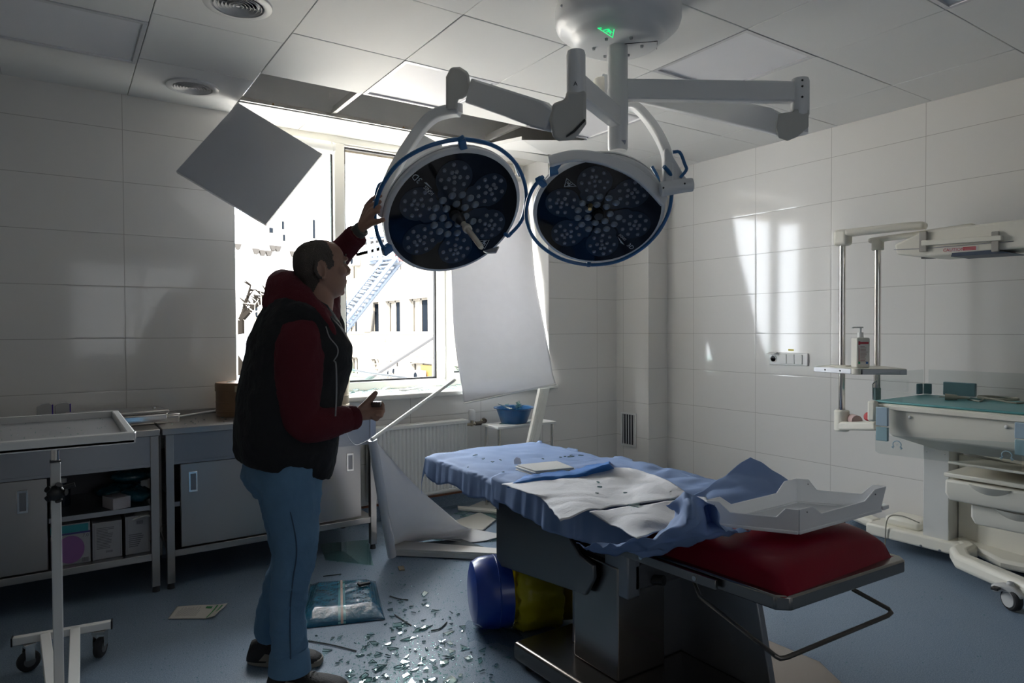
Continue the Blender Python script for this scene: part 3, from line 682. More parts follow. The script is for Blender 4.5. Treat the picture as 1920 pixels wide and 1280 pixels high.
for x0, lab, n, zt in ((PY(173,1000,-.545).x,'white carton with a dense block of small print on the bottom shelf',14,.385),(PY(235,1000,-.545).x,'white carton with a barcode label, rightmost on the bottom shelf',7,.395)):
    wdt = .128 if n == 14 else .112
    t = thing('carton', (x0+wdt/2,-.5,.20), lab, 'carton', 'cartons on the bottom shelf')
    obj('box', MB().bb(x0, x0+wdt, -.545,-.3,.20,zt), cardw, t, bevel=.002)
    mb = MB(); text_lines(mb, Fy(x0+wdt/2-.008, .305 if n == 14 else .27, -.546), wdt*.6, .11 if n == 14 else .07, n, rnd)
    for a in ((x0+.008,x0+.0088,.212,zt-.01),(x0+wdt-.009,x0+wdt-.008,.212,zt-.01)): mb.bb(a[0],a[1],-.5465,-.546,a[2],a[3])
    obj('print', mb, pr, t, smooth=0, fix=False)
    mb = MB()
    for k in range(10): mb.bb(x0+wdt*.45+k*.003, x0+wdt*.45+k*.003+.0016, -.5465,-.546, (.35 if n != 14 else .23), (.368 if n != 14 else .241))
    obj('barcode', mb, pr, t)
tag(obj('paper_towel', sheet([[V((-4.08,-.50,.39)),V((-4.03,-.50,.405)),V((-3.985,-.5,.395))],[V((-4.085,-.56,.375)),V((-4.03,-.565,.392)),V((-3.98,-.56,.38))]], 14, 8, .004, 30), cloth_mat('paper', (.75,.74,.70)), solid=.004), 'crumpled white paper lying across two cartons on the bottom shelf', 'paper')
t = obj('small_box', MB().box((-4.175+.03,-.5,.472), (.085,.12,.058), Matrix.Rotation(.35,3,'Z')), mat('shaded_white_card2', (.36,.34,.36), .6), bevel=.002); tag(t, 'small plain white box on the middle shelf of the open bay', 'box')
film = mat('teal_film', (.015,.09,.12), .15, coat=.4, bump=.5, bump_scale=60)  # film colour darkened for the shade of the shelf bay
for k, (x, y, z, lab) in enumerate(((-4.05,-.42,.443,'teal film-wrapped pack at the front of the middle shelf'),(-4.12,-.25,.443,'teal film-wrapped pack at the back of the middle shelf'),(-4.05,-.24,.515,'teal film-wrapped pack lying on top of the back one'))):
    mb = MB().ell((x,y,z+.035), (.11 if k else .085,.09,.038), nu=24, nv=14)
    for i, p in enumerate(mb.v): mb.v[i] = p + V((nz(p,25),nz(p+V((5,5,5)),25),nz(p,40)))*.010; mb.v[i].z = max(mb.v[i].z, z)
    tag(obj('wrapped_pack', mb, film), lab, 'package', 'teal packs on the middle shelf')
t = thing('glass_bottle', (-4.37,-.3,.443), 'dark bottle at the back of the middle shelf beside the sliding door', 'bottle')
obj('body', MB().lathe([(0,0),(.03,0),(.032,.01),(.032,.085),(.014,.105),(.013,.12)], Matrix.Translation((-4.37,-.3,.443)), 24), mat('dark_glass', (.02,.03,.05), .1), t)
obj('cap', MB().lathe([(.016,.118),(.016,.14),(0,.14)], Matrix.Translation((-4.37,-.3,.443)), 20), white, t)
# ------------------------------------------------------------------ things on the worktops
for x, lab in ((-4.445,'left one of two small grey packets with a purple edge standing against the wall'),(-4.365,'right one of two small grey packets with a purple edge standing against the wall')):
    t = thing('paper_packet', (x,-.06,.838), lab, 'packet', 'packets against the wall')
    mb = MB(); y = -.075
    z0 = .838; P = [V((x-.036,y,z0)),V((x+.034,y,z0)),V((x+.036,y,z0+.105)),V((x+.02,y,z0+.118)),V((x-.012,y,z0+.115)),V((x-.036,y,z0+.100))]
    obj('pouch', mb.prism(P, (0,.02,0)), mat('packet_grey', (.42,.42,.42), .6), t, bevel=.003)
    obj('coloured_edge', MB().bb(x+.031,x+.037,y-.001,y+.021,z0+.002,z0+.108), mat('purple_edge', (.05,.02,.30), .5), t)
    text('Pe', .034, Fy(x-.004, z0+.045, y-.0012), mat('packet_print', (.25,.25,.25), .7), t)
t = thing('instrument_box', (-4.14,-.25,.838), 'shallow stainless steel box with a lid on the left work table', 'sterilising box')
c = V((-4.12,-.30,.838)); Rz = Matrix.Rotation(.12,3,'Z')
obj('body', MB().box(c+V((0,0,.03)), (.44,.24,.06), Rz), chrome, t, bevel=.014, seg=4)
obj('lid', MB().box(c+V((0,0,.068)), (.45,.25,.018), Rz), steel, t, bevel=.008, seg=3)
obj('lid_knob', MB().tube([c+V((.17,-.02,.077)),c+V((.17,-.02,.088))],.01,n=14), chrome, t)
t = thing('small_steel_box', (-3.87,-.33,.838), 'small shiny steel box beside the lidded instrument box', 'steel box')
obj('body', MB().box((-3.865,-.30,.858), (.07,.09,.04), Rz), chrome, t, bevel=.006)
obj('lid', MB().box((-3.865,-.30,.881), (.074,.094,.008), Rz), chrome, t, bevel=.003)
tag(obj('plastic_rod', MB().cyl((-3.82,-.22,.85),(-3.50,-.12,.87),.007), white), 'thin white plastic rod lying between the steel box and the round drum', 'rod')
def drum(name, c, r, h, mt, lab, trim):
    t = thing(name, c, lab, 'sterilising drum', 'round sterilising drums')
    T = Matrix.Translation(c)
    obj('body', MB().lathe([(0,0),(r*.98,0),(r,.006),(r,h*.14),(r*1.012,h*.15),(r*1.012,h*.17),(r,h*.18),(r,h*.40),(r*1.01,h*.41),(r*1.01,h*.43),(r,h*.44),(r,h*.8),(0,h*.8)], T, 48), mt, t, smooth=30)
    obj('lid', MB().lathe([(r*1.03,h*.74),(r*1.035,h*.75),(r*1.035,h*.95),(r*1.0,h*.99),(r*.5,h),(0,h)], T, 48), mt, t, smooth=30)
    a = math.atan2(CAM.y-c[1], CAM.x-c[0])
    for da, s_ in ((-.1,1),(.75,1)):
        q = V((math.cos(a+da), math.sin(a+da), 0)); mb = MB().box(V(c)+q*(r*1.03)+V((0,0,h*.82)), (.006,.012,.035), Matrix.Rotation(a+da,3,'Z')); obj('latch', mb, trim, t)
    q = V((math.cos(a+.1), math.sin(a+.1), 0)); P = V(c)+q*(r*1.005)+V((0,0,h*.32)); l = obj('vent_plate', MB().box(P, (.004,.05,.05), Matrix.Rotation(a+.1,3,'Z')), trim, t, bevel=.001)
    obj('vent_disc', MB().cyl(P, P+q*.004, .014, n=20), mat('disc_dark', (.12,.10,.08), .5), l)
    return t
brass = mat('drum_brown', (.20,.115,.06), .38, .35, noise_amt=.2, noise_scale=9); alum = mat('drum_aluminium', (.52,.44,.33), .35, .6, noise_amt=.12)
drum('sterilising_drum', V((-3.49,-.22,.838)), .125, .20, brass, 'brown round drum at the left edge of the window, behind the man', mat('drum_trim', (.40,.33,.22), .4, .5))
drum('sterilising_drum', V((-2.975,-.30,.838)), .135, .22, alum, 'pale round metal drum half hidden behind the man, in front of the sill', mat('drum_trim2', (.62,.55,.42), .4, .3))
# ------------------------------------------------------------------ instrument stand at the left edge
t = thing('instrument_stand', (-4.42,-1.7,0), 'white wheeled instrument stand with a steel tray at the far left', 'instrument stand')
x0, x1, y0, y1, z = -4.95, -4.20, -2.26, -1.60, 1.05
rot = Matrix.Rotation(0,3,'Z')
obj('tray', MB().bb(x0,x1,y0,y1,z-.03,z-.022), mat('tray_steel', (.55,.55,.56), .36, .9, bump=.05, bump_scale=30), t)
mb = MB(); w_ = .022
mb.bb(x0,x1,y0,y0+w_,z-.032,z); mb.bb(x0,x1,y1-w_,y1,z-.032,z); mb.bb(x1-w_,x1,y0+w_,y1-w_,z-.032,z); mb.bb(x0,x0+w_,y0+w_,y1-w_,z-.032,z)
obj('tray_rim', mb, white, t, bevel=.004)
px_, py_ = -4.395, -1.72
obj('socket', MB().cyl((px_,py_,z-.03),(px_,py_,z-.062),.022,n=24), white, t)
obj('chrome_pole', MB().cyl((px_,py_,.83),(px_,py_,z-.05),.013,n=24), chrome, t)
obj('post', MB().bb(px_-.015,px_+.015,py_-.015,py_+.015,.10,.90), white, t, bevel=.004)
obj('post_cap', MB().bb(px_-.016,px_+.016,py_-.016,py_+.016,.90,.906), black, t)
kn = MB()
for k in range(5): a = k*1.2566; kn.cyl(V((px_,py_-.022,.80)), V((px_+.03*math.cos(a),py_-.04,.80+.03*math.sin(a))), .013,.011,n=10)
kn.ell((px_,py_-.035,.80),(.026,.018,.026)); kn.cyl((px_-.02,py_,.80),(px_+.055,py_,.815),.008); obj('clamp_knob', kn, black, t)
A_, B_ = V((-4.545,-1.205,.128)), V((-4.215,-1.245,.128)); sdx = (B_-A_).normalized()
obj('crossbar', MB().bar([A_, B_], .03, .03, (0,0,1)), white, t, bevel=.003)
mb = MB().box(A_-sdx*.002, (.005,.033,.033), Matrix.Rotation(math.atan2(sdx.y,sdx.x),3,'Z')).box(B_+sdx*.002, (.005,.033,.033), Matrix.Rotation(math.atan2(sdx.y,sdx.x),3,'Z')); obj('end_plug', mb, black, t)
mid = A_.lerp(B_, .62)
obj('spine', MB().bar([mid, V((-4.36,-2.0,.128))], .035, .03, (0,0,1)), white, t, bevel=.003)
obj('spine', MB().bar([mid-V((.1,.0,0)), V((px_-.02,py_-.02,.128)), V((-4.5,-2.15,.128))], .035, .03, (0,0,1)), white, t, bevel=.003)
A2, B2 = V((-4.52,-1.93,.128)), V((-4.20,-1.86,.128)); obj('crossbar', MB().bar([A2, B2], .03, .03, (0,0,1)), white, t, bevel=.003)
for P, a in ((A_+sdx*.05, .3),(B_-sdx*.04, 1.1),(A2+V((.03,0,0)),.8),(B2-V((.03,0,0)),.1)):
    R_ = Matrix.Rotation(a,3,'Z'); cst = obj('caster_fork', MB().box(P+V((0,0,-.022)), (.04,.05,.012), R_).box(P+R_@V((.0,.022,-.05)), (.032,.003,.06), R_).box(P+R_@V((.0,-.022,-.05)), (.032,.003,.06), R_), chrome, t, bevel=.002)
    W = P+V((0,0,-.088)); axd = R_ @ V((0,1,0)); obj('wheel', MB().tube([W-axd*.014, W-axd*.009, W+axd*.009, W+axd*.014], [.034,.040,.040,.034], 28), rubber, cst, bevel=.002)
    obj('wheel_hub', MB().cyl(W-axd*.016, W+axd*.016, .02, n=20), mat('hub_grey', (.12,.12,.13), .5), cst)
# ------------------------------------------------------------------ radiator with valve
t = thing('radiator', (-2.2,-.09,.14), 'white ribbed panel radiator under the window sill', 'radiator')
mb = MB(); x0, x1 = -2.62, -1.845; n = 26
prof = []
for k in range(n*4+1):
    x = x0+(x1-x0)*k/(n*4); ph = (k % 4); prof.append((x, -.125 if ph in (1,2) else -.114))
P = [V((x,y,.17)) for x, y in prof] + [V((x1,-.10,.17)), V((x0,-.10,.17))]
mb.prism(P, (0,0,.47)); obj('front_panel', mb, white, t, smooth=0, bevel=.002, seg=1)
obj('casing', MB().bb(x0,x1,-.10,-.04,.15,.665).bb(x0-.002,x1+.002,-.128,-.04,.64,.668).bb(x0,x1,-.126,-.1,.15,.17), white, t, bevel=.004)
P = V((-1.80,-.09,.625)); v_ = obj('valve', MB().cyl((x1-.01,-.09,.625),(-1.74,-.09,.625),.011).cyl((-1.79,-.09,.61),(-1.79,-.09,.665),.012).cyl((-1.7,-.09,.625),(-1.66,-.014,.635),.010), mat('valve_brass', (.45,.38,.28), .35, .9), t)
obj('thermostat', MB().lathe([(.02,0),(.026,.01),(.026,.07),(.02,.08),(0,.08)], Matrix.Translation((-1.79,-.09,.655)), 24), white, v_)
obj('pipe', MB().cyl((-1.76,-.09,.627),(-1.68,-.09,.627),.016).cyl((-1.655,-.06,.635),(-1.64,-.018,.64),.016), mat('pipe_dark', (.10,.08,.06), .5), t)
# ------------------------------------------------------------------ low side table with basin right of the radiator
t = thing('side_table', (-1.53,-.45,0), 'small white and chrome side table below the blind, covered with broken glass', 'side table')
z = .628; a, b = V((-1.72,-.36,z)), V((-1.20,-.36,z))
obj('tabletop', MB().bb(-1.73,-1.19,-.36,-.13,z-.018,z), white, t, bevel=.004)
for x in (-1.705,-1.215):
    for y in (-.335,-.16): obj('leg', MB().cyl((x,y,0),(x,y,z-.018),.0125,n=18), chrome, t)
obj('lower_shelf', MB().bb(-1.71,-1.21,-.34,-.15,.22,.235), white, t)
t = obj('basin', MB().lathe([(0,.0),(.095,.0),(.10,.005),(.135,.105),(.155,.112),(.156,.118),(.134,.115),(.098,.012),(0,.010)], Matrix.Translation((-1.50,-.23,.63)), 48), blue); tag(t, 'blue plastic basin full of window glass on the side table', 'basin')
# leaning profile
t = thing('window_profile', (-1.42,-.5,.55), 'long white plastic window profile leaning against the sill behind the operating table', 'window profile')
A_, B_ = PY(1022,728,-.40), PY(998,840,-.5); dd = (A_-B_).normalized(); B_ = B_-dd*(B_.z/dd.z)
sdv = V((.085,-.01,0))
obj('profile', MB().prism([A_-sdv/2, A_+sdv/2, B_+sdv/2, B_-sdv/2], (0,.03,0)), pvc, t, bevel=.003)
mb = MB()
for f_ in (-.32,-.16,.02): mb.prism([A_+sdv*f_, A_+sdv*(f_+.05), B_+sdv*(f_+.05), B_+sdv*f_], (0,-.0035,0))
obj('ridge', mb, pvc, t, smooth=0)
# hanging torn blind in front of the right sash
blind = cloth_mat('blind_fabric', (.72,.72,.73), (.58,.58,.60), .32, rough=.7, bump=.03, bscale=30)
t = thing('roller_blind', (-1.35,.25,2.62), 'white roller blind hanging crooked and half torn in front of the right sash', 'blind')
mb = MB().cyl((-1.78,.29,2.62),(-1.06,.29,2.62),.034,n=24); obj('roller', mb, white, t)
obj('bracket', MB().lathe([(0,-.01),(.042,-.01),(.045,0),(.042,.01),(0,.01)], Matrix.Translation((-1.05,.29,2.62)) @ Matrix.Rotation(math.pi/2,4,'Y'), 24), white, t)
rows = [[(848,335),(915,335),(983,325)],[(845,430),(920,430),(995,425)],[(846,520),(925,525),(1003,520)],[(850,620),(935,622),(1020,612)],[(860,700),(950,695),(1035,690)],[(870,755),(957,737),(1043,719)]]
dps = [.27,.22,.14,.05,-.06,-.13]
ct = [[PY(x,y,d-(.03 if i == 1 else 0)*(j > 1)) for i, (x, y) in enumerate(r)] for j, (r, d) in enumerate(zip(rows, dps))]
def crease(u, v, p): return p + V((0,-1,0))*(.012*math.sin(u*7+v*3)*v + .02*max(0,1-abs(v-.86)*9)*math.sin(u*3+.4))
obj('fabric', sheet(ct, 40, 70, 0, fold=crease), blind, t, solid=.0008)
obj('bottom_bar', MB().tube([ct[-1][0]+V((0,.0,-.004)), ct[-1][1]+V((0,-.0,-.004)), ct[-1][2]+V((0,0,-.004))], .006, 10), white, t)
# fallen blind: rod, tube and spread fabric
t = thing('fallen_blind', (-2.6,-.8,0), 'white roller blind torn down, its fabric trailing onto the floor beside the steel table', 'blind')
Q0, Q1 = at(698,824,3.72), at(735,1036,3.93); Q1.z = .02
obj('roller_tube', MB().cyl(Q0, Q1, .026, n=24), mat('tube_grey', (.55,.55,.57), .4), t)
ct = [[at(700,826,3.72), at(706,830,3.74), at(712,834,3.76)],
      [at(712,880,3.78), at(745,878,3.86), at(775,905,3.95)],
      [at(722,945,3.84), at(772,950,3.9), at(835,958,4.1)],
      [at(735,1000,3.9), at(775,996,3.95), at(868,985,4.15)],
      [PZ(742,1022,.012), PZ(800,1008,.03), PZ(885,992,.03)],
      [PZ(760,1022,.01), PZ(850,1012,.02), PZ(955,1008,.012)]]
def f2(u, v, p):
    q = p + V((.0,-.03,.0))*math.sin(u*6+v*4)*(.3+.7*v); q.z = max(q.z+.012*math.sin(u*9+v*5)*v, .008); return q
obj('fabric', sheet(ct, 44, 60, 0, fold=f2), blind, t, solid=.0008)
t = obj('blind_rod', MB().tube([at(697,824,3.66), at(852,712,4.42)], .011, 14), pvc); tag(t, 'long thin white blind rod leaning from the steel table up to the sill', 'rod')
tag(obj('loose_cord', MB().tube([catmull([at(650,790,3.55), at(651,815,3.55), at(665,833,3.56), at(680,830,3.6), at(697,820,3.66)], k/24) for k in range(25)], .0022, 6), mat('cord', (.6,.6,.62), .4)), 'thin looped white blind cord hanging in front of the steel table', 'cord')
# white boards and frame pieces on the floor
t = thing('window_board', (-2.5,-1.0,0), 'long white window board lying on the floor in front of the fallen blind', 'board')
P = [PZ(735,1043,.0), PZ(743,1022,.0), PZ(965,1040,.0), PZ(960,1053,.0)]
P = [V((p.x,p.y,.004)) for p in P]
obj('board', MB().prism(P, (0,0,.03)), mat('board_white', (.62,.60,.57), .4), t, bevel=.004)
obj('flange', MB().prism([P[0]+V((0,0,.03)), P[0]+V((0,.02,.03)), P[3]+V((0,.02,.03)), P[3]+V((0,0,.03))], (0,0,.012)), mat('board_white', (.6,.6,.6), .4), t)
tag(obj('white_strip', MB().prism([PZ(858,951,.01),PZ(859,956,.01),PZ(945,964,.01),PZ(945,959,.01)], (0,0,.014)), pvc), 'narrow white plastic strip on the floor below the radiator', 'strip')
for P, lab in (([(845,980),(900,962),(930,975),(905,995),(880,992)],'large grey-white broken panel piece on the floor under the table head'),([(870,955),(905,940),(935,948),(920,962)],'smaller pale broken panel piece near the radiator'),([(795,1018),(865,1012),(915,1030),(800,1032)],'dark framed glass piece lying behind the window board')):
    tag(obj('broken_panel', MB().prism([PZ(x,y,.006) for x, y in P], (0,0,.008)), mat('panel_bit_dark', (.10,.12,.13), .15) if 'dark' in lab else mat('panel_bit', (.50,.50,.47), .3), bevel=.001), lab, 'debris')
# ------------------------------------------------------------------ outside: the sunlit wing opposite, rear block, ladder truck, trees
facm = mat('cream_facade', (.135,.122,.103), .85, noise_amt=.06, noise_scale=.6); facw = mat('white_facade', (.30,.295,.285), .85, noise_amt=.03, noise_scale=.3)
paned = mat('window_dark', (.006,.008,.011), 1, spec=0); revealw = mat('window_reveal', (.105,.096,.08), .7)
FX = 12.0
struct('ground', MB().bb(-60, 60, .9, 90, -9, -8.8), mat('courtyard', (.60,.57,.52), .9))
struct('trim_lintel', MB().bb(WX0-.05, WX1+.1, .44, .80, PY(700,303,.6).z, 3.3), mat('lintel_cream', (.40,.35,.28), .8))
def opening(px):
    """window of the wing from its four pixel edges"""
    x0, x1, y0, y1 = px; a = PX(x0,(y0+y1)/2,FX); b = PX(x1,(y0+y1)/2,FX); zt = PX((x0+x1)/2,y0,FX).z; zb = PX((x0+x1)/2,y1,FX).z
    return b.y, a.y, zb, zt
wing = thing('building_wing', (FX+5, 28, -9), 'cream building wing across the courtyard with two rows of broken windows', 'building')
OPS = [(650,669,566,622,0),(682,710,565,622,1),(722,750,563,622,0),(766,802,560,621,0),(655,671,670,707,0),(695,710,672,708,0),(723,746,675,709,0),(768,810,680,716,2),(846,862,560,620,0),(852,868,688,720,0),(735,752,455,512,0),(765,790,470,510,0),(846,870,430,500,0),(655,668,452,500,0)]
ys = sorted([opening(o[:4]) for o in OPS], key=lambda q: q[0])
# wall made of courses and piers around the openings: one outline per row
rowsz = {}
wall = MB(); wall.bb(FX+.35, FX+9, 8, 44.7, -9, 6.2)
lv = [(-9, None)]
def row(z0, z1, ops):
    ops = sorted(ops, key=lambda q: q[0]); y = 8
    for a, b, _, _ in ops:
        if a > y: wall.bb(FX, FX+.36, y, a, z0, z1)
        y = max(y, b)
    wall.bb(FX, FX+.36, y, 44.7, z0, z1)
rA = [opening(o[:4]) for o in OPS[:4]]+[opening(OPS[8][:4])]; rB = [opening(o[:4]) for o in OPS[4:8]]+[opening(OPS[9][:4])]; rC = [opening(o[:4]) for o in OPS[10:]]
def zz(r): return sum(q[2] for q in r)/len(r), sum(q[3] for q in r)/len(r)
(za0, za1), (zb0, zb1), (zc0, zc1) = zz(rA), zz(rB), zz(rC)
row(-9, zb0, []); row(zb0, zb1, rB); row(zb1, za0, []); row(za0, za1, rA); row(za1, zc0, []); row(zc0, zc1, rC); row(zc1, 6.2, [])
obj('wall', wall, facm, wing, smooth=0)
obj('coping', MB().bb(FX-.06, FX+.02, 8, 44, za0-.16, za0-.08).bb(FX-.05, FX+.02, 8, 44, zb1+.35, zb1+.42).bb(FX-.05,FX+.02,8,44,zb0-.14,zb0-.06), revealw, wing, smooth=0)
for rr_, z0, z1 in ((rA,za0,za1),(rB,zb0,zb1),(rC,zc0,zc1)):
    for a, b, _, _ in rr_:
        wd = b-a
        f_ = obj('window', MB().bb(FX+.22, FX+.26, a, a+.12, z0, z1).bb(FX+.22,FX+.26,b-.12,b,z0,z1).bb(FX+.22,FX+.26,a+wd*.5,a+wd*.5+.12,z0,z1).bb(FX+.22,FX+.26,a,b,z1-.1,z1), revealw, wing, smooth=0)
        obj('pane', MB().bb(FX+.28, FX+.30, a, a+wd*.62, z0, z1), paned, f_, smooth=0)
a, b, _, _ = rA[1]
tag(obj('board', MB().prism([V((FX-.1,b-.1,za0)), V((FX-.1,a+1.2,za0)), V((FX-.25,a+.4,za1)), V((FX-.25,b-1.1,za1))], (.08,0,0)), mat('pale_board', (.12,.115,.10), .8), wing), 'board leaning across a window')
obj('blue_curtain', MB().bb(FX+.15,FX+.2,rA[0][1]-.9,rA[0][1]-.1,za0+.4,za1), mat('curtain_blue', (.02,.06,.11), .8), wing)
a, b, _, _ = rB[3]; obj('orange_board', MB().bb(FX+.1,FX+.16,a+.2,b-1.2,zb0,zb1-.1), mat('board_orange', (.13,.07,.012), .8), wing)
for k, (x, y) in enumerate(((752,697),(793,704),(672,490),(655,478),(742,700))):
    p = PX(x,y,FX); ac = obj('air_conditioner', MB().bb(FX-.45,FX-.02,p.y-.45,p.y+.45,p.z-.3,p.z+.3), mat('ac_white', (.14,.14,.135), .5), wing, bevel=.03)
    obj('fan', MB().cyl((FX-.46,p.y,p.z),(FX-.44,p.y,p.z),.2,n=20), paned, ac)
blk = thing('apartment_block', (-12, 45, -9), 'white washed-out apartment block in the background on the left', 'building')
obj('wall', MB().bb(-45, 12.3, 45, 55, -9, 9.4), facw, blk, smooth=0)
for x0, x1, y0, y1 in ((585,593,412,447),(527,535,415,430),(503,517,427,437),(476,486,564,612),(529,537,440,452),(620,626,412,440)):
    a = PY(x0,y0,45); b = PY(x1,y1,45); w_ = obj('window', MB().bb(a.x, b.x, 44.9, 45.05, b.z, a.z), revealw, blk, smooth=0)
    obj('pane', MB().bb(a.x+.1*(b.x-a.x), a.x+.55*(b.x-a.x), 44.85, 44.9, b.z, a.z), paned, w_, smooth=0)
for x, y in ((481,469),(493,472),(505,473),(522,464),(513,463),(551,474),(447,460)):
    p = PY(x,y,44.7); obj('bracket', MB().prism([p+V((-.24,0,.12)),p+V((.24,0,.12)),p+V((.1,0,-.25)),p+V((-.1,0,-.25))], (0,.3,0)), mat('bracket_brown', (.010,.008,.006), .8), blk, smooth=0)
# ladder truck arm with its basket
gm = mat('ladder_grey', (.045,.06,.085), .5)
t = thing('ladder_truck', (6,20,-9), 'grey ladder of a lift truck rising to a basket outside the window', 'ladder truck')
D = 26.0
def L2(x, y, d=0): return at(x, y, D+d)
a0, a1 = L2(600,632), L2(716,487); b0, b1 = L2(606,655), L2(743,483)
mb = MB()
for o in (0, 1.2):
    for p, q in ((a0,a1),(b0,b1)): mb.cyl(p+CF*o, q+CF*o, .09, n=8)
obj('ladder_rails', mb, gm, t)
mb = MB()
for k in range(22):
    f_ = k/21; p, q = a0.lerp(a1,f_), b0.lerp(b1,f_); q2 = b0.lerp(b1,min(1,f_+1/21)); mb.cyl(p, q, .045, n=6); mb.cyl(p, q2+CF*1.2, .035, n=6); mb.cyl(p+CF*1.2, q+CF*1.2, .035, n=6); mb.cyl(p, p+CF*1.2,.035,n=6)
obj('rungs', mb, gm, t, fix=False)
mb = MB(); B = [(690,444),(735,441),(738,484),(694,487)]
for o in (0, 1.2):
    for k in range(4): mb.cyl(L2(*B[k])+CF*o, L2(*B[(k+1)%4])+CF*o, .07, n=6)
for k in range(5): mb.cyl(L2(692+k*10,444), L2(695+k*10,485), .05, n=6)
mb.cyl(L2(690,462), L2(737,460), .05, n=6); obj('basket', mb, gm, t, fix=False)
mb = MB().prism([L2(738,470,.4), L2(776,474,.4), L2(776,490,.4), L2(740,488,.4)], CF*.2); obj('red_cover', mb, mat('red_cover', (.09,.025,.025), .7), t)
obj('base', MB().prism([L2(690,480,.2), L2(745,480,.2), L2(748,492,.2), L2(690,495,.2)], CF*.8), gm, t)
obj('platform', MB().prism([L2(645,452), L2(745,440), L2(745,445), L2(645,460)], CF*.6), mat('dark_grey', (.03,.032,.035), .7), t)
obj('lorry_body', MB().box(a0+V((-2,1,-4.5)), (3,3,6)), gm, t, bevel=.2)
# pole, cable
tag(obj('dark_pole', MB().cyl(at(688,712,14)+(at(688,712,14)-at(812,632,14))*8.0, at(812,632,14), .045, n=8), mat('pole_dark', (.008,.008,.009), .7)), 'dark bent pole slanting across the courtyard outside the window', 'pole')
tag(obj('cable', MB().tube([at(640,690,5.6), at(700,700,5.5), at(790,712,5.35)], .010, 8), mat('cable_grey', (.05,.058,.065), .5)), 'grey cable stretched low outside the window', 'cable')
# trees
def tree(base, tips, mt, lab, r=.05):
    rnd = random.Random(int(base.x*10)); mb = MB(); mb.cyl(V((base.x,base.y,-8.8)), base, r*1.5, r, n=8)
    for T_ in tips:
        pts = [base.lerp(T_, k/6)+V((rnd.uniform(-1,1),0,rnd.uniform(-1,1)))*.12*(T_-base).length*.2 for k in range(7)]; pts[0] = base; pts[-1] = T_
        mb.tube(pts, [r*(1-.8*k/6) for k in range(7)], 6)
        for j in range(2, 7):
            for s_ in range(2):
                d = V((rnd.uniform(-1,1),rnd.uniform(-.4,.4),rnd.uniform(0,1))).normalized()*(T_-base).length*.22
                mb.tube([pts[j], pts[j]+d*.6, pts[j]+d], [r*.35,r*.25,r*.12], 5)
    return tag(obj('bare_tree', mb, mt, fix=False), lab, 'tree', 'bare trees outside the window')
twig = mat('twig_pale', (.10,.085,.065), .8); bark = mat('bark', (.008,.007,.006), .9, spec=0)
b_ = at(452,600,30); tree(b_, [at(500,548,30), at(521,530,30), at(470,535,30), at(487,560,30)], bark, 'dark bare branches at the left edge of the window', .14)
b_ = at(735,760,20); tree(b_, [at(700,655,20), at(722,640,20), at(745,650,20), at(770,668,20), at(690,668,20)], twig, 'pale bare tree in front of the lower windows of the wing', .07)
b_ = at(483,680,22); tree(b_, [at(478,570,22), at(490,565,22), at(484,585,22)], twig, 'thin pale tree left of the man behind the window', .06)
t = obj('canopy_roof', MB().prism([at(440,628,9), at(490,620,9), at(492,700,9), at(470,700,9), at(440,655,9)], CF*.5), mat('canopy_pale', (.07,.078,.088), .5)); tag(t, 'pale grey-blue canopy roof low outside at the left edge of the window', 'roof')
# ------------------------------------------------------------------ operating table
tb = thing('operating_table', (-2.45, -2.4, 0), 'stainless operating table with a dark red cushion at its foot end', 'operating table')
obj('base', MB().prism([V((-2.89,-2.26,.02)), V((-2.52,-2.26,.02)), V((-2.05,-2.26,.02)), V((-2.03,-3.05,.02)), V((-2.12,-3.2,.02)), V((-2.25,-3.3,.02)), V((-2.86,-3.3,.02))], (0,0,.075)), mat('base_steel', (.22,.195,.175), .26, 1, bump=.04, bump_scale=20), tb, bevel=.014, seg=3)
for x, y in ((-2.84,-2.33),(-2.1,-2.33),(-2.8,-3.22)): obj('foot', MB().cyl((x,y,0),(x,y,.025),.03,n=20), rubber, tb)
obj('column', MB().bb(-2.765,-2.53,-2.735,-2.49,.095,.50), osteel, tb, bevel=.006, seg=3)
obj('column_shroud', MB().bb(-2.70,-2.36,-2.70,-2.40,.095,.52), dsteel, tb, bevel=.006)
P = [PX(x,y,-2.37) for x, y in ((1250,1090),(1250,1203),(1412,1290),(1396,1150),(1330,1110))]
obj('side_plate', MB().bb(-2.40,-2.37,-2.66,-2.42,.095,.50).prism([V((-2.40,-2.62,.095)), V((-2.40,-3.10,.095)), V((-2.40,-3.02,.48)), V((-2.40,-2.62,.50))], (.03,0,0)), dsteel, tb, bevel=.004)
obj('tilt_block', MB().bb(-2.73,-2.45,-2.78,-2.35,.42,.52), mat('cast_grey', (.14,.14,.15), .4, .6), tb, bevel=.01)
# side plates of the head section
P = [PX(x,y,-2.80) for x, y in ((930,930),(1040,960),(1085,1040),(1111,1060),(1112,1085),(1097,1116),(940,1062),(930,1045))]
for dx in (0, .66): obj('side_panel', MB().prism([p+V((dx,0,0)) for p in P], (.02,0,0)), mat('side_panel_steel', (.19,.195,.20), .33, .85, bump=.03, bump_scale=20), tb, bevel=.005)
P2 = [PX(x,y,-2.76) for x, y in ((1062,1040),(1113,1062),(1113,1085),(1098,1114),(1075,1105))]
obj('hinge_block', MB().prism(P2, (.06,0,0)), dsteel, tb, bevel=.008)
obj('gas_spring', MB().cyl(PX(1118,1075,-2.70), PX(1245,1088,-2.62), .018, n=16), black, tb)
obj('bracket', MB().bb(-2.76,-2.70,-2.78,-2.66,.40,.56), dsteel, tb, bevel=.006)
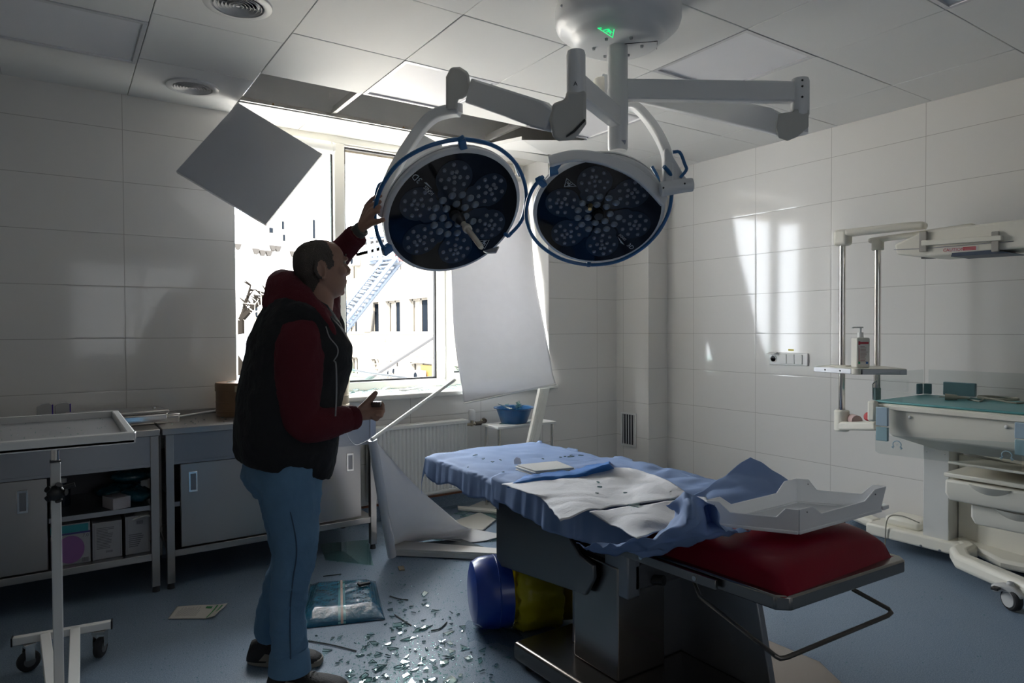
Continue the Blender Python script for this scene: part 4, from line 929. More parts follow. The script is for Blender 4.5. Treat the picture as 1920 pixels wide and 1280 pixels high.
# frames: seat section slopes slightly; head section
def slab(z0, y0, z1, y1, x0, x1, th, drop=0): return [V((x0,y0,z0-drop)), V((x1,y0,z0-drop)), V((x1,y1,z1-drop)), V((x0,y1,z1-drop))], (0,0,-th)
S0 = (.600,-3.375); S1 = (.575,-2.30)
q, vv = slab(S0[0],S0[1],S1[0],S1[1],-2.745,-2.12,.04)
q = [V((-2.745+.03,S0[1]-.0,.60)), V((-2.12-.03,S0[1]-.03,.60)), V((-2.12,S0[1]+.0,.60)), V((-2.12,-2.3,.575)), V((-2.745,-2.3,.575)), V((-2.745,S0[1]+.03,.60))]
obj('seat_frame', MB().prism(q, (0,0,-.042)), osteel, tb, bevel=.006, seg=2)
obj('rail', MB().bar([V((-2.762,-3.16,.575)), V((-2.762,-2.45,.56))], .012, .03, (0,0,1)), osteel, tb, bevel=.002)
obj('rail', MB().bar([V((-2.103,-3.16,.575)), V((-2.103,-2.45,.56))], .012, .03, (0,0,1)), osteel, tb, bevel=.002)
mb = MB()
for y in (-3.08,-2.85,-2.6): obj('bolt', MB().cyl((-2.77,y,.572),(-2.765,y,.572),.008,n=12), chrome, tb)
q, vv = slab(.60,-2.28,.64,-1.36,-2.745,-2.12,.05); obj('head_frame', MB().prism(q, vv), dsteel, tb, bevel=.006)
redm = mat('red_leatherette', (.19,.004,.016), .40, spec=.2, bump=.04, bump_scale=60)
def cushion(x0, x1, y0, y1, zf, th, nu=36, nv=44, dent=None):
    mb = MB()
    def top(u, v):
        a, b = abs(2*u-1), abs(2*v-1)
        r = max(0, 1-a**5)**.45*max(0, 1-b**7)**.42
        x = x0+(x1-x0)*u; y = y0+(y1-y0)*v
        return V((x + (.5-u)*.03*(1-r), y, zf(y)+th*r + (dent(u,v) if dent else 0)*r))
    mb.grid(top, nu, nv); mb.grid(lambda u, v: V((x0+(x1-x0)*u, y0+(y1-y0)*v, zf(y0+(y1-y0)*v)-.002)), 1, 1)
    return mb
zs = lambda y: S0[0]+(S1[0]-S0[0])*(y-S0[1])/(S1[1]-S0[1])
dent = lambda u, v: .020*math.exp(-((u-.35)**2*18+(v-.62)**2*20)) - .02*math.exp(-((u-.2)**2*30+(v-.3)**2*14)) + .012*(u-.5)
obj('seat_cushion', cushion(-2.735,-2.13,-3.368,-2.36,zs,.105,dent=dent), redm, tb, smooth=60, fix=False)
zh = lambda y: .64+(.60-.64)*(y+1.36)/(-2.32+1.36)
obj('head_cushion', cushion(-2.735,-2.13,-2.33,-1.37,zh,.03), redm, tb, smooth=60, fix=False)
# wire loop under the foot end
zl = .50
LP = [V((-2.70,-3.0,.56)), PZ(1312,1118,.53), PZ(1455,1230,.49), PZ(1462,1234,.485), PZ(1475,1232,.485), PZ(1664,1154,.49), PZ(1671,1148,.495), PZ(1666,1141,.5), PZ(1598,1104,.54)]
obj('wire_loop', MB().tube(LP, .0065, 12), mat('dark_wire', (.12,.11,.10), .35, .9), tb)
# ------------------------------------------------------------------ drapes on the table (each lies on it)
bluec = cloth_mat('blue_drape', (.235,.34,.565), (.27,.39,.64), .2, rough=.75, bump=.1, bscale=500)
padm = mat('absorbent_pad', (.70,.70,.72),   .8, bump=.35, bump_scale=70, aniso=(1,1,1)); dblue = cloth_mat('dark_blue_drape', (.03,.17,.50), (.05,.22,.55), .15, rough=.7)
XLt, XRt = -2.80, -2.09
def zt(y):     # top of the cushions under the cloth
    return (.66+.035*(y+1.36)/(.96) if y > -2.3 else .665+ (y+2.3)*.0) 
def drape_fn(y0, y1, hangL, hangR, ztf, seed, crump, head_hang=0):
    W = XRt-XLt
    def fn(u, v):
        y = y0+(y1-(.06*u if y1 < -2.8 else 0)-y0)*v; hl = hangL(y); tot = hl+W+hangR; s = u*tot
        zc = ztf(y)
        yy = y; extra = 0
        if head_hang and y > -1.34: extra = (y+1.34); yy = -1.34+.02*math.sin(s*30)*min(1,extra*10)
        k = 0
        if s < hl: x = XLt-.012-.006*abs(math.sin(y*4+seed))*((hl-s)/hl); z = zc-.012-(hl-s); k = (hl-s)/hl
        elif s > hl+W: x = XRt+.01; z = zc-(s-hl-W)
        else:
            x = XLt+(s-hl); e = min(s-hl, hl+W-s); z = zc-.012*math.exp(-(e/.03)**2)
        z -= extra
        q = V((x*5,y*5,seed)); c = (abs(noise.noise(q))*1.5-.25)+.5*noise.noise(q*2.7)
        if s < hl: x -= abs(.026*noise.noise(V((y*9,seed,1)))+.006*noise.noise(V((y*30,seed,2))))*(.3+k); z += .005*noise.noise(V((y*8,seed,4)))
        else: z += c*crump
        return V((x, yy+noise.noise(q+V((3,3,3)))*crump*.5, z))
    return fn
def hang(y): return .095 if y > -1.75 else (.085 if y > -2.3 else .10)
t = obj('blue_drape', MB().grid(drape_fn(-1.25,-2.05, lambda y: .10 + (.015*math.sin(y*20)), .1, lambda y: .695-.025*(y<-1.8)*(-1.8-y)*2, 1.3, .008, .09), 90, 80), bluec, smooth=180, solid=.001)
tag(t, 'flat light blue drape over the head end of the operating table, sprinkled with glass', 'drape')
z2 = lambda y: .708
t = obj('blue_drape', MB().grid(drape_fn(-1.98,-2.92, lambda y: .115+.02*math.sin(y*7), .08, z2, 4.1, .016), 100, 110), bluec, smooth=180, solid=.001)
tag(t, 'crumpled blue drape over the middle of the operating table under the white pads', 'drape')
# ridge of darker blue cloth across the table
Z3 = lambda rows: [[PZ(*q) for q in r] for r in rows]
ct = Z3([[(950,914,.70),(1000,908,.715),(1060,900,.72),(1110,889,.73),(1152,878,.735)],[(960,905,.722),(1000,893,.738),(1050,889,.738),(1100,881,.748),(1142,868,.775)],[(985,893,.70),(1012,884,.70),(1055,879,.70),(1105,871,.70),(1145,866,.71)]])
t = obj('blue_fold', sheet(ct, 50, 20, .006, 14, 2), dblue, smooth=180, solid=.001); tag(t, 'narrow ridge of darker blue cloth across the table behind the white packet', 'drape')
# pads
def pad(name, C4, lab, lift, nu=46, nv=40, amp=.01, seed=0):
    ct = [[PZ(x,y,z) for x, y, z in r] for r in C4]
    q = lambda u, v, p: p+V((0,0,.0015*math.sin(u*150)*math.sin(v*120)))
    o = obj(name, sheet(ct, nu, nv, amp, 7, seed), padm, smooth=180, solid=.004); return tag(o, lab, 'pad', 'absorbent pads on the table')
def zr(rows, z): return [[(x, y, z+.012*math.sin(x*.05+y*.03)) for x, y in r] for r in rows]
pad('absorbent_pad', zr([[(941,907),(1030,900),(1102,888),(1151,876),(1180,877)],[(1000,925),(1080,918),(1160,905),(1210,895),(1235,893)],[(1022,940),(1090,938),(1160,925),(1225,915),(1267,909)],[(1050,976),(1117,955),(1180,945),(1245,936),(1288,926)]], .728), 'wide wrinkled white absorbent pad across the middle of the operating table', 0, 60, 50, .007, 3)
pad('absorbent_pad', zr([[(1106,961),(1180,950),(1245,942),(1320,924)],[(1150,985),(1210,975),(1270,962),(1330,945)],[(1196,1008),(1240,995),(1290,985),(1345,965)]], .728), 'smaller white absorbent pad half under the crumpled blue cloth', 0, 60, 40, .005, 8)
# raised flap and bunch of blue cloth by the tray
ct = [[at(1262,955,2.42),at(1330,910,2.5),at(1408,856,2.62)],[at(1290,968,2.36),at(1370,925,2.44),at(1445,880,2.58)],[at(1330,985,2.28),at(1400,950,2.36),at(1490,908,2.52)]]
t = obj('blue_flap', sheet(ct, 40, 40, .012, 9, 5), bluec, smooth=180, solid=.001); tag(t, 'blue drape corner standing up behind the white tray', 'drape')
ct = Z3([[(1250,945,.80),(1290,926,.86),(1330,943,.83),(1345,960,.80)],[(1266,960,.77),(1296,950,.85),(1325,952,.79),(1350,985,.78)],[(1240,990,.745),(1290,982,.79),(1330,990,.75),(1385,992,.735)],[(1180,1016,.715),(1240,1013,.72),(1300,1001,.73),(1405,993,.725)],[(1080,1024,.62),(1170,1041,.60),(1240,1034,.62),(1310,1012,.67)]])
t = obj('blue_bunch', sheet(ct, 70, 70, .020, 12, 9), bluec, smooth=180, solid=.001); tag(t, 'sharply crumpled blue cloth bunched against the near side of the white tray', 'drape')
# folded gauze pack with plastic wrap
t = thing('gauze_pack', PZ(1020,885,.70), 'folded white gauze pack in clear film lying on the blue drape', 'gauze pack')
gq = [PZ(966,881,.708), PZ(1003,894,.708), PZ(1080,887,.708), PZ(1046,873,.708)]
for k in range(4):
    gc = sum(gq, V((0,0,0)))/4; sc2 = 1-.02*k*(1 if k % 2 else -.3)
    obj('gauze_layer', MB().prism([gc+(p-gc)*sc2+V((0,0,.0065*k)) for p in gq], (0,0,.0058)), mat('gauze', (.70,.70,.68), .8, bump=.3, bump_scale=200), t, bevel=.0025)
obj('film', MB().grid(lambda u, v: gq[0].lerp(gq[1],u).lerp(gq[3].lerp(gq[2],u),v)+V((0,0,.028+.003*noise.noise(V((u*6,v*6,1))))), 24, 16), glass_mat('clear_film', (.97,.97,.97), .12, 1.35), t, smooth=180)
sp = PZ(969,870,.705)
t = obj('torn_paper', MB().prism([sp+CR*a_+V((0,0,1))*b_ for a_, b_ in ((-.012,0),(-.014,.02),(-.002,.033),(.016,.028),(.022,.006),(.016,0))], CF*.002), mat('torn_paper', (.72,.72,.75), .7)); tag(t, 'small torn white scrap standing upright beside the gauze pack', 'paper')
# white plastic tray on the cushion
trm = mat('tray_plastic', (.78,.79,.80), .4, bump=.03, bump_scale=18)
t = thing('plastic_tray', (-2.4,-3.15,.70), 'white plastic carrying tray with raised corners lying on the red cushion', 'tray')
zb_ = .712
Af, Al, Ar = PZ(1497,1000,zb_), PZ(1338,984,zb_), PZ(1648,958,.735)
Ab = Al+Ar-Af
cc = (Af+Ab)/2
def wallp(a, b, h0, h1, oa, ob):
    """side wall with raised ends"""
    pts = []
    for f_, hh in ((0,h1),(.14,h1),(.24,h0),(.76,h0),(.86,h1),(1,h1)):
        p = a.lerp(b, f_); o_ = oa.lerp(ob, f_); pts.append(p+o_*(hh/h1)+V((0,0,hh)))
    return [a, b]+pts[::-1]
out = lambda p: (p-cc).normalized()*.022
mb = MB(); cs = [Af, Ar, Ab, Al]
for k in range(4):
    a, b = cs[k], cs[(k+1)%4]; Pp = wallp(a, b, .05, .082, out(a), out(b)); nn = (b-a).cross(V((0,0,1))).normalized()*.005
    mb.prism(Pp, nn)
obj('side_walls', mb, trm, t, bevel=.002)
obj('tray_floor', MB().prism([p.copy() for p in cs], (0,0,.006)), trm, t)
mb = MB(); lo = [cc+(p-cc)*1.02 for p in cs]; hi = [cc+(p-cc)*.97 for p in cs]
for k in range(4): a, b = lo[k], lo[(k+1)%4]; mb.bar([a+V((0,0,.004)), b+V((0,0,.004))], .012, .012, (0,0,1))
mb.bar([lo[1]+V((0,0,.01)), lo[1]+(lo[1]-lo[0]).normalized()*.03+V((0,0,.012))], .02, .014, (0,0,1))
obj('foot_rim', mb, trm, t, bevel=.003)
for k in range(4):
    for f_ in (.08,.92): p = cs[k].lerp(cs[(k+1)%4], f_)+V((0,0,.068))+out(cs[k])*.83; nn = (cs[(k+1)%4]-cs[k]).cross(V((0,0,1))).normalized()*.006; obj('rivet', MB().ell(p+nn, (.0025,)*3, nu=8, nv=6), dsteel, t)
# ------------------------------------------------------------------ infant warmer along the right wall
iw = thing('infant_warmer', (-.45,-2.9,0), 'cream infant warmer on wheels with teal mattress and overhead heater by the right wall', 'infant warmer')
bx0, bx1, by0, by1 = -.80, -.30, -3.45, -2.60     # bed
tealm = mat('teal_mattress', (.10,.30,.31), .35, noise_amt=.1)
# tub: bevelled body narrowing downwards
def ringxy(x0,x1,y0,y1,z): return [V((x0,y0,z)),V((x1,y0,z)),V((x1,y1,z)),V((x0,y1,z))]
obj('bed_tub', MB().loft([ringxy(-.66,-.30,-3.25,-2.85,.715), ringxy(-.78,-.24,-3.48,-2.68,.775), ringxy(-.80,-.22,-3.52,-2.61,.83), ringxy(-.80,-.22,-3.52,-2.60,.945)]), cream, iw, bevel=.012, seg=3)
obj('mattress', MB().bb(-.80,-.24,-3.5,-2.60,.945,.957), tealm, iw, bevel=.005)
obj('rail', MB().bb(-.822,-.80,-3.38,-2.68,.915,.938), cream, iw, bevel=.003)
obj('corner_cap', MB().bb(-.83,-.78,-2.62,-2.575,.845,.955), cream, iw, bevel=.012)
for y in (-2.78,-3.2): obj('stud', MB().ell((-.803,y,.885),(.006,.009,.009), nu=12, nv=8), white, iw)
wingm = mat('clip_blue', (.32,.42,.50), .4); wing2 = mat('clip_teal', (.25,.38,.42), .4)
for (px, z0, z1, m_, X) in ((1655,763,798,wingm,-.84),(1655,800,826,wing2,-.84),(1915,792,822,wingm,-.83),(1915,824,853,wing2,-.83)):
    a = PX(px-11,(z0+z1)/2,X); b = PX(px+11,(z0+z1)/2,X); za = PX(px,z0,X).z; zb = PX(px,z1,X).z
    obj('flap_hinge', MB().bb(X-.012, X+.006, a.y, b.y, zb, za), m_, iw, bevel=.003)
obj('flap_hinge', MB().prism([at(x,y,3.66) for x, y in ((1630,757),(1642,758),(1641,779),(1630,778))], CF*.02), wingm, iw, bevel=.003)
# transparent side flaps: one folded down in front, two upright at the back
cg = glass_mat('acrylic', (.93,.95,.95), .03, 1.45)
P = [PX(x,y,-.845) for x, y in ((1641,815),(1641,845),(1648,850),(1915,882),(1915,830))]
obj('clear_flap', MB().prism(P, (.005,0,0)), cg, iw, smooth=0)
obj('clear_flap', MB().bb(-.25,-.245,-3.5,-2.62,.96,1.10), cg, iw, smooth=0); obj('clear_flap', MB().bb(-.78,-.27,-2.603,-2.598,.96,1.10), cg, iw, smooth=0)
for a in ((-.268,-.25,-2.64,-2.60,.96,1.02),(-.33,-.28,-2.605,-2.59,.96,1.02),(-.26,-.235,-2.86,-2.70,.962,1.035)): obj('flap_bracket', MB().bb(*a), mat('bracket_teal', (.14,.26,.29), .4), iw, bevel=.004)
bearm = mat('bear_blue', (.30,.42,.50), .6)
def bear(x, y, dep_x, s, nm='animal_mark'):
    c = PX(x,y,dep_x); mb = MB(); R3 = lambda a: c+V((-.001, math.sin(a)*s, math.cos(a)*s*.9))
    mb.tube([R3(-2.2+k*4.4/20) for k in range(21)], s*.13, 5)
    for sg in (-1,1): mb.tube([c+V((-.001,sg*s*.75,-s*.5)), c+V((-.001,sg*s*1.25,-s*.85)), c+V((-.001,sg*s*.9,-s*1.0))], s*.2, 5); mb.ell(c+V((-.001,sg*s*.3,s*.1)), (s*.06,)*3, nu=6, nv=4)
    mb.ell(c+V((-.001,0,-s*.1)), (s*.1,)*3, nu=6, nv=4)
    obj(nm, mb, bearm, iw, fix=False)
bear(1682,833,-.848,.020); bear(1888,853,-.848,.020)
# column, base and legs
colm = mat('warmer_column', (.62,.62,.60), .4)
obj('column', MB().bb(-.262,-.08,-2.735,-2.60,.13,.745), colm, iw, bevel=.004)
obj('column_seam', MB().bb(-.2635,-.262,-2.735,-2.60,.69,.692), dsteel, iw)
for y in (-2.62,-2.715): obj('screw', MB().ell((-.263,y,.63),(.004,.005,.005), nu=10, nv=6), chrome, iw)
obj('support_arm', MB().prism([V((-.25,-2.735,.74)), V((-.25,-3.02,.74)), V((-.25,-3.10,.66)), V((-.25,-3.10,.62)), V((-.25,-2.735,.66))], (.12,0,0)), cream, iw, bevel=.006)
mb = MB()
for z in (.70,.675): mb.ell((-.252,-2.775,z),(.003,.006,.006), nu=10, nv=6)
obj('knob', MB().ell((-.253,-2.775,.71),(.005,.008,.008), nu=12, nv=8), black, iw); obj('knob', MB().ell((-.253,-2.775,.675),(.005,.007,.007), nu=12, nv=8), black, iw)
obj('base_beam', MB().bb(-.285,-.08,-2.80,-2.28,.075,.145), cream, iw, bevel=.012, seg=3)
for y in (-2.60,-2.70): obj('stud', MB().ell((-.287,y,.085),(.004,.008,.008), nu=10, nv=6), dsteel, iw)
obj('leg', MB().bar([V((-.19,-2.78,.112)), V((-.25,-2.83,.112)), V((-.36,-2.83,.112)), V((-.44,-2.88,.105)), V((-.60,-3.2,.105)), V((-.72,-3.5,.105))], .09, .08, (0,0,1)), cream, iw, bevel=.025, seg=4)
obj('leg', MB().bar([V((-.18,-2.3,.12)), V((-.15,-2.1,.15)), V((-.12,-1.98,.15))], .09, .06, (0,0,1)), cream, iw, bevel=.02, seg=3)
obj('rear_block', MB().bb(-.22,-.05,-2.56,-2.36,.14,.20), cream, iw, bevel=.02, seg=3)
cst = obj('caster', MB().cyl((-.655,-3.17,.105),(-.655,-3.17,.135),.016).bar([V((-.655,-3.10,.085)), V((-.655,-3.14,.10)), V((-.655,-3.18,.10)), V((-.655,-3.22,.07))], .05, .035, (0,0,1)), mat('caster_grey', (.5,.5,.49), .4), iw, bevel=.008)
W = V((-.655,-3.175,.052)); axd = V((-.86,.5,0)).normalized()
obj('wheel', MB().tube([W-axd*.02, W-axd*.013, W+axd*.013, W+axd*.02], [.045,.052,.052,.045], 36), rubber, cst, bevel=.002)
obj('wheel_disc', MB().cyl(W+axd*.012, W+axd*.023, .040, .036, n=30), mat('caster_grey', (.5,.5,.49), .4), cst)
obj('brake_pedal', MB().box((-.70,-3.125,.098), (.04,.03,.012)), black, cst, bevel=.003)
W2 = V((-.12,-2.0,.05)); obj('caster', MB().cyl(W2+V((-.02,0,0)), W2+V((.02,0,0)), .05, n=30).cyl(W2+V((0,0,.05)),W2+V((0,0,.08)),.02), rubber, iw)
# drawer unit under the bed
obj('drawer_shelf', MB().prism([V((-.62,-2.86,.575)), V((-.62,-3.5,.575)), V((-.15,-3.5,.575)), V((-.15,-2.86,.575))], (0,0,.022)), cream, iw, bevel=.006)
obj('pull_out_tray', MB().box((-.42,-3.2,.635), (.5,.6,.012), Matrix.Rotation(.10,3,'Y')), cream, iw, bevel=.004)
for (x0, x1, y0, z0, z1) in ((-.63,-.2,-2.87,.455,.565),(-.56,-.2,-2.96,.34,.45)):
    dw = obj('drawer', MB().loft([ringxy(x0+.02,x1,-3.5,y0-.012,z0), ringxy(x0,x1,-3.5,y0,z0+.04), ringxy(x0,x1,-3.5,y0,z1)]), cream, iw, bevel=.012, seg=3)
    yc = y0-.20; mb = MB(); n = 14; P = []
    for k in range(n+1): f_ = k/n; P.append(V((x0-.004-.03*math.sin(math.pi*f_)**.7, yc+.09-.18*f_, z1-.004)))
    P2 = [V((x0, yc+.09-.18*k/n, z1-.004-.042*math.sin(math.pi*k/n)**.6)) for k in range(n+1)]
    mb.loft([[a, b, b+V((.004,0,0)), a+V((.004,0,0))] for a, b in zip(P, P2)]); obj('pull', mb, cream, dw, smooth=60)
obj('cover_plate', MB().prism([V((-.16,-2.74,.13)), V((-.16,-3.5,.08)), V((-.16,-3.5,.55)), V((-.16,-2.74,.62))], (.03,0,0)), cream, iw, bevel=.006)
obj('rear_skirt', MB().prism([V((-.2,-2.75,.11)), V((-.3,-3.0,.07)), V((-.2,-3.4,.06)), V((-.05,-3.4,.06)), V((-.05,-2.75,.11))], (0,0,.05)), cream, iw, bevel=.015)
# overhead heater
H = []
zc = 1.80
def hx(px, py, X): return PX(px, py, X)
X0, X1 = -.60, -.38
yA = PX(1676,460,-.6).y; yE = -3.6
zT, zM, zB = PX(1735,433,-.5).z, PX(1676,462,-.6).z, PX(1735,482,-.6).z
obj('heater_hood', MB().prism([V((X0,PX(1676,458,X0).y,PX(1676,458,X0).z)), V((X0,PX(1732,432,X0).y,PX(1732,432,X0).z)), V((X0,-3.7,PX(1732,432,X0).z-.0)), V((X0,-3.7,PX(1800,472,X0).z)), V((X0,PX(1740,482,X0).y,PX(1740,482,X0).z)), V((X0,PX(1680,477,X0).y,PX(1680,477,X0).z))], (.26,0,0)), cream, iw, bevel=.012, seg=3)
obj('hood_rail', MB().bar([PX(1729,456,X0-.012), PX(1880,446,X0-.012)], .03, .026, (0,0,1)), cream, iw, bevel=.004)
obj('hood_seam', MB().bar([PX(1676,468,X0-.003), PX(1730,466,X0-.003), PX(1900,452,X0-.003)], .004, .003, (0,0,1)), dsteel, iw)
obj('heater_grille', MB().prism([PX(1785,474,X0+.0), PX(1865,468,X0+.0), PX(1895,474,X0+.0), PX(1783,481,X0+.0)], (.2,0,0)), mat('grille_blue', (.05,.07,.11), .5), iw)
obj('round_lens', MB().cyl((X0+.12,PX(1725,480,X0).y,PX(1725,480,X0).z-.004),(X0+.12,PX(1725,480,X0).y,PX(1725,480,X0).z+.01),.045,n=28), black, iw)
for x in (1733,1868): obj('hood_clip', MB().bb(X0-.018,X0-.002,PX(x+7,460,X0).y,PX(x-7,460,X0).y,PX(x,472,X0).z,PX(x,434,X0).z), mat('clip_taupe', (.38,.36,.32), .5), iw, bevel=.003)  # clips in a darker taupe than the cream hood
lb = PX(1777,468,X0-.004); le = PX(1834,464,X0-.004)
mk = obj('warning_label', MB().prism([PX(1776,464.5,X0-.003), PX(1833,461.5,X0-.003), PX(1833,469,X0-.003), PX(1776,472.5,X0-.003)], (-.0006,0,0)), mat('label_white', (.7,.68,.66), .5), iw)
redp = mat('print_red', (.5,.04,.06), .6)
dirl = (le-lb).normalized(); Fm = frame(PX(1788,468.3,X0-.0042), PX(1798,467.7,X0-.0042)-PX(1788,468.3,X0-.0042), (0,0,1)); text('CAUTION', .022, Fm, redp, mk)
mb = MB()
for k in range(4): a = PX(1805,463.8+k*1.7,X0-.0042); b = PX(1830,462.4+k*1.7,X0-.0042); mb.bar([a,b], .001, .0035, (0,0,1))
obj('small_print', mb, redp, mk, fix=False)
obj('hood_arm', MB().bar([PX(1900,440,-.45), V((-.1,-3.75,1.78))], .08, .08, (0,0,1)), cream, iw, bevel=.01)
obj('hood_post', MB().bb(-.14,-.04,-3.80,-3.70,.1,1.85), colm, iw, bevel=.01)
# twin chrome poles with shelf
dX = -.42
pf = PX(1579,625,-.50); pr_ = PX(1645,625,-.36)
for p, zb0, zt0 in ((pf, PX(1579,775,-.5).z, PX(1579,458,-.5).z), (pr_, PX(1645,780,-.36).z, PX(1645,468,-.36).z)): obj('chrome_pole', MB().cyl((p.x,p.y,zb0),(p.x,p.y,zt0),.0185,n=28), chrome, iw)
zt0 = PX(1579,445,-.5).z
obj('top_bracket', MB().bb(pf.x-.04,pf.x+.04,pf.y-.045,pf.y+.04,PX(1579,461,-.5).z,PX(1579,431,-.5).z), cream, iw, bevel=.02, seg=4)
obj('top_bracket', MB().bar([V((pf.x,pf.y-.02,zt0+.022)), V((pf.x+.08,pf.y-.30,zt0+.03)), V((pf.x+.10,pf.y-.42,zt0+.025))], .09, .04, (0,0,1)), cream, iw, bevel=.016, seg=3)
obj('pole_socket', MB().cyl((pr_.x,pr_.y,PX(1645,469,-.36).z),(pr_.x,pr_.y,PX(1645,449,-.36).z),.033,n=24), cream, iw, bevel=.004)
obj('top_bracket', MB().bar([V((pr_.x,pr_.y+.05,PX(1645,450,-.36).z)), V((pr_.x+.02,pr_.y-.5,PX(1645,450,-.36).z+.02))], .05, .03, (0,0,1)), cream, iw, bevel=.012)
obj('bottom_bracket', MB().tube([V((pf.x,pf.y,PX(1579,808,-.5).z)), V((pf.x,pf.y,PX(1579,768,-.5).z))], .042, 28), cream, iw, bevel=.01)
obj('bottom_bracket', MB().bar([V((pf.x,pf.y,PX(1579,798,-.5).z)), PX(1650,798,-.56)], .08, .05, (0,0,1)), cream, iw, bevel=.012)
sa = [PX(1527,687,-.62), PX(1597,694,-.66), PX(1616,694,-.66), PX(1700,688,-.5), PX(1660,683,-.3), PX(1560,684,-.4)]
zs_ = sa[1].z
sa = [V((p.x,p.y,zs_)) for p in sa]
sh = obj('instrument_shelf', MB().prism(sa, (0,0,.012)), cream, iw, bevel=.003)
mb = MB(); 
for a, b in ((sa[0],sa[1]),(sa[1],sa[2]),(sa[2],sa[3])): mb.bar([a+V((0,0,-.006)), b+V((0,0,-.006))], .012, .030, (0,0,1))
obj('shelf_rail', mb, dsteel, sh, bevel=.002)
obj('corner_piece', MB().tube([sa[1].lerp(sa[2],.5)+V((0,0,-.022)), sa[1].lerp(sa[2],.5)+V((0,0,.014))], .028, 20), cream, sh, bevel=.004)
for f_ in (.3,.7): p = sa[0].lerp(sa[1],f_)+V((0,0,-.006)); obj('screw', MB().ell(p-sdx*0+V((-.006,-.003,0)), (.005,.005,.005), nu=8, nv=6), black, sh)
obj('shelf_clamp', MB().bb(pf.x-.05,pf.x+.03,pf.y-.05,pf.y+.045,zs_-.03,zs_+.018), cream, iw, bevel=.004)
obj('hanging_probe', MB().tube([PX(1645,712,-.5),PX(1640,716,-.5),PX(1636,720,-.5),PX(1637,748,-.5)], .004, 8), chrome, iw)
obj('control_box', MB().prism([at(x,y,3.85) for x, y in ((1641,727),(1652,727),(1652,750),(1641,750))], CF*.03), mat('control_dark', (.10,.16,.16), .4), iw, bevel=.002)
obj('emergency_knob', MB().lathe([(0,0),(.012,0),(.024,.01),(.026,.03),(.02,.036),(0,.038)], Matrix.Translation(PX(1633,783,-.62)) @ Matrix.Rotation(math.radians(-70),4,'Y'), 24), mat('knob_red', (.45,.02,.03), .35), iw)
obj('knob_plinth', MB().tube([V((pf.x+.02,pf.y-.05,.80)), V((pf.x-.03,pf.y-.11,.80))], .03, 18), mat('plinth_pink', (.55,.40,.38), .5), iw)
# plug with coiled cable on the mattress
t = thing('power_cable', (-.5,-2.9,.957), 'grey power cable with plug lying coiled on the teal mattress', 'cable')
pgm = mat('cable_beige', (.26,.25,.20), .5); p0 = PZ(1772,744,.972)
obj('plug', MB().cyl(p0, p0+V((.02,-.05,0)), .019, .014, n=20).cyl(p0+V((.02,-.05,0)), p0+V((.035,-.10,0)), .010,.006,n=14), pgm, t)
for s_ in (-.009,.009): obj('plug_pin', MB().cyl(p0+V((s_,.001,0)), p0+V((s_-.008,.022,0)), .0024), chrome, t)
pts = [p0+V((.035,-.10,-.004)), PZ(1815,748,.962), PZ(1838,752,.962)]; c1 = PZ(1871,748,.963); ca, cb = V((.0,-.09,0)), V((.06,.0,0))
for k in range(30): a = 2*math.pi*k/13+2.6; pts.append(c1+ca*math.cos(a)+cb*math.sin(a)+V((0,0,.001+k*.0003)))
pts += [PZ(1900,755,.962), PZ(1925,754,.962)]
obj('cord', MB().tube([catmull(pts, k/160) for k in range(161)], .0042, 8), pgm, t)
# trailing lead near the floor
tag(obj('floor_lead', MB().tube([catmull([V((-.3,-2.6,.22)),V((-.31,-2.5,.24)),V((-.30,-2.42,.20)),V((-.29,-2.4,.02))], k/20) for k in range(21)], .0035, 6), pgm), 'thin beige lead looping over the rear wheel base of the warmer', 'cable')
# soap dispenser bottle on the little shelf
bc = PX(1613,685,-.56); bc = V((bc.x, bc.y, zs_+.0125)); hgt = (686-630)/FPX*((bc-CAM).dot(CF))
t = thing('dispenser_bottle', bc, 'white pump dispenser bottle with a red-headed label on the warmer shelf', 'dispenser bottle')
A = math.atan2(CAM.y-bc.y, CAM.x-bc.x); Rb = Matrix.Rotation(A+.42,3,'Z'); fx = Rb @ V((1,0,0)); fy = Rb @ V((0,1,0))
obj('body', MB().box(bc+V((0,0,hgt/2-.0)), (.075,.075,hgt), Rb), mat('bottle_white', (.70,.68,.62), .4), t, bevel=.008, seg=3)
top = bc+V((0,0,hgt))
obj('neck', MB().cyl(top, top+V((0,0,.03)), .017,.015,n=20).cyl(top+V((0,0,.03)), top+V((0,0,.055)), .006), white, t)
q = CR*-1; obj('spout', MB().bar([top+V((0,0,.058))+q*-.014, top+V((0,0,.058))+q*.04, top+V((0,0,.054))+q*.047], .014, .008, (0,0,1)), white, t, bevel=.002)
Fb = frame(bc+fx*.0378+V((0,0,hgt*.5)), fy, (0,0,1))
def lab_rect(u0,u1,v0,v1,mt,name='label_print'): mb = MB(); mb.add([Fb @ V(p) for p in ((u0,v0,0),(u1,v0,0),(u1,v1,0),(u0,v1,0),(u0,v0,.0006),(u1,v0,.0006),(u1,v1,.0006),(u0,v1,.0006))], [(4,5,6,7),(0,1,5,4),(1,2,6,5),(2,3,7,6),(3,0,4,7)]); return obj(name, mb, mt, t, smooth=0)
lab_rect(-.030,.030,-hgt*.40,hgt*.38,mat('label_white', (.7,.68,.66), .5),'label'); Fb = Fb @ Matrix.Translation((0,0,.0006))
lab_rect(-.018,.029,hgt*.29,hgt*.36,redp,'red_band'); lab_rect(-.028,-.018,hgt*.26,hgt*.38,redp,'red_band')
lab_rect(.014,.026,-hgt*.37,-hgt*.30,mat('blue_dot', (.02,.15,.5), .5),'blue_mark'); lab_rect(-.028,-.018,-hgt*.37,-hgt*.30,mat('green_dot', (.02,.35,.15), .5),'green_mark')
